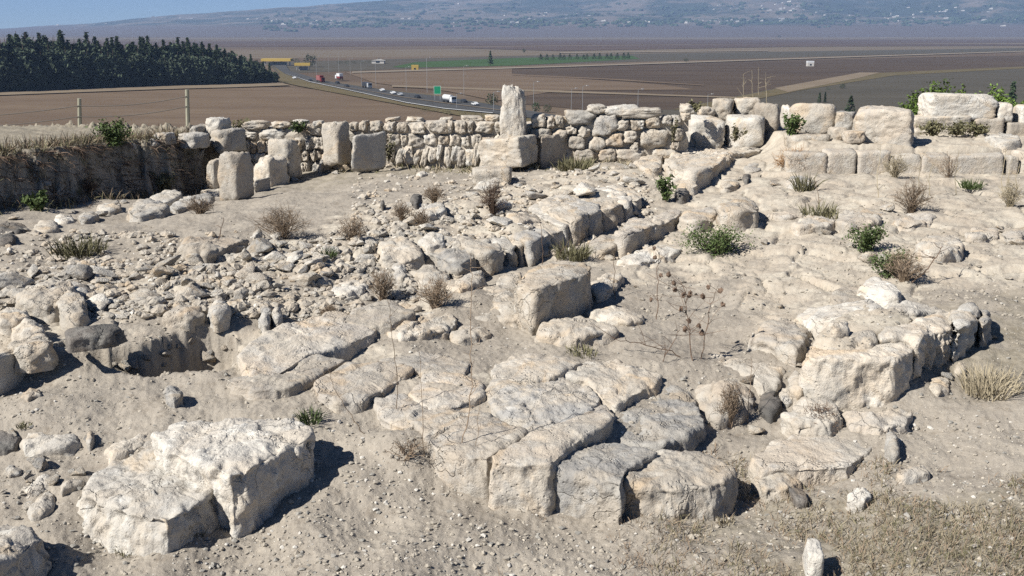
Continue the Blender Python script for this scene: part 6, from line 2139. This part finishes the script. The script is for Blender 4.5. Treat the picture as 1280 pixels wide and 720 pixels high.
def stalk(label, pts, Y=None, rad=.004, twigs=8, heads=0, mat='twig', seed=0, tl=.10):
    """a thin dead stem drawn through pts (pixels), rooted at the first one"""
    r_ = np.random.default_rng(seed + int(pts[0][0]))
    g = Gp(*pts[0]) if Y is None else PD(*pts[0], Y)
    P = [PD(a, b, g[1] + .04 * k) - g for k, (a, b) in enumerate(pts)]
    P[0] = np.array((0, 0, -.03))
    root = empty('dead_stalk', g)
    # smooth the path
    L = []
    for i in range(len(P) - 1):
        for s in np.linspace(0, 1, 6)[:-1]:
            L.append(P[i] + (P[i + 1] - P[i]) * s + r_.normal(size=3) * .006 * (i + s > .1))
    L.append(P[-1])
    b = MB()
    b.tube(L, list(np.linspace(rad, rad * .45, len(L))), 5)
    b.build('stem', mat, root)
    t = MB()
    for k in range(twigs):
        i = int(r_.integers(len(L) // 4, len(L)))
        s = L[i]
        e = s + np.array((r_.normal() * tl, r_.normal() * tl * .6, abs(r_.normal()) * tl * .8))
        t.tube([s, (s + e) / 2 + r_.normal(size=3) * .01, e], [rad * .5, rad * .4, rad * .25], 3)
        if heads and k < heads:
            D, Fa = ICO[2]
            n = len(t.v)
            t.v += [tuple(v) for v in D * .018 * np.array((1, 1, 1.2)) * (1 + .3 * r_.normal(size=(len(D), 1))) + e]
            t.f += [tuple(int(q_) + n for q_ in f) for f in Fa]
    if twigs:
        t.build('twig', mat, root)
    return tag(root, label, 'dead stalk')


stalk('tallest dead stalk rising in front of the central paving', [(566, 578), (584, 535), (590, 470), (588, 400), (590, 350), (588, 322)], twigs=22, tl=.05, rad=.0045)
stalk('second dead stalk left of the tallest one, curving over the paving', [(496, 520), (497, 470), (490, 420), (486, 380)], twigs=14, tl=.05, rad=.0035)
stalk('thin bent twig left of the second dead stalk', [(458, 545), (440, 520), (420, 490), (410, 462)], twigs=3, tl=.05, rad=.0035)
stalk('thin pale stalk right of the tallest one', [(592, 580), (596, 545), (600, 500)], twigs=4, tl=.04, rad=.003)
stalk('thin straight stalk left of the tallest one with few twigs', [(530, 570), (528, 510), (524, 440)], twigs=6, tl=.04, rad=.003)
stalk('dark thistle stalk with seed heads on the sandy floor', [(866, 455), (862, 420), (858, 385), (858, 360)], twigs=26, heads=10, mat='twigdark', tl=.13, rad=.006)
stalk('second thistle stalk, right of the dark one', [(876, 448), (884, 410), (888, 380), (898, 360)], twigs=16, heads=6, mat='twigdark', tl=.12, rad=.005)
stalk('slim upright stalk with a seed head left of the thistles', [(821, 398), (822, 370), (821, 340), (824, 315)], twigs=9, heads=4, mat='twigdark', tl=.08, rad=.0055)
stalk('fallen dry branch running left from the thistles', [(866, 452), (840, 440), (800, 430), (770, 424)], twigs=10, mat='twigdark', tl=.12, rad=.006)
stalk('bent dry stem in front of the thistles', [(822, 458), (840, 430), (850, 412)], twigs=6, mat='twigdark', tl=.10, rad=.005)
stalk('thin dry stem before the rounded brownish boulder', [(934, 530), (938, 490), (940, 450)], twigs=10, tl=.06, rad=.004)
stalk('bare dark branch leaning right on the right slope', [(1134, 355), (1155, 340), (1168, 325), (1178, 308)], twigs=7, mat='twigdark', tl=.12, rad=.009)
stalk('dry stem rising from the kerb blocks', [(1024, 262), (1022, 240), (1018, 222)], twigs=5, tl=.08, rad=.006)
stalk('dry twig crossing the shaded wall face', [(690, 335), (702, 315), (714, 298)], twigs=2, tl=.06, rad=.005, mat='twigdark')
stalk('thin dark twig standing before the wall face', [(678, 340), (678, 315), (676, 282)], twigs=2, tl=.06, rad=.005, mat='twigdark')
stalk('dark stick standing on the soil path by the half buried block', [(272, 305), (276, 288), (279, 272)], twigs=2, tl=.05, rad=.008, mat='twigdark')
stalk('dry stem before the central squared block', [(768, 375), (768, 340), (766, 315)], twigs=3, tl=.06, rad=.005)
for k, (px, ty, lb) in enumerate([(929, 93, 'leftmost tall dry stem above the boulder pile, with a ragged head'), (940, 88, 'second tall dry stem above the boulder pile'), (948, 84, 'tallest dry stem above the boulder pile'), (957, 98, 'rightmost short dry stem above the boulder pile')]):
    stalk(lb, [(px + 2, 128), (px, 110), (px, ty)], Y=BY + 1.5, twigs=8 if k in (0, 3) else 2, tl=.12, rad=.006, mat='straw')
for k, px in enumerate((1098, 1150, 1163, 1196, 1262, 1272, 1254)):
    stalk(['thin dry stem before the second step block', 'thin dry stem before the fourth step block', 'tall thin stem between the fourth and fifth step blocks', 'tall stem in front of the sixth step block', 'tall dry stem near the right edge, middle of three',
           'tall dry stem closest to the right edge', 'tall dry stem near the right edge, left of three'][k], [(px, 246 - k * .5), (px - 2, 222), (px + 3, 188 + (k % 3) * 8)], twigs=5, tl=.10, rad=.007, mat='straw')
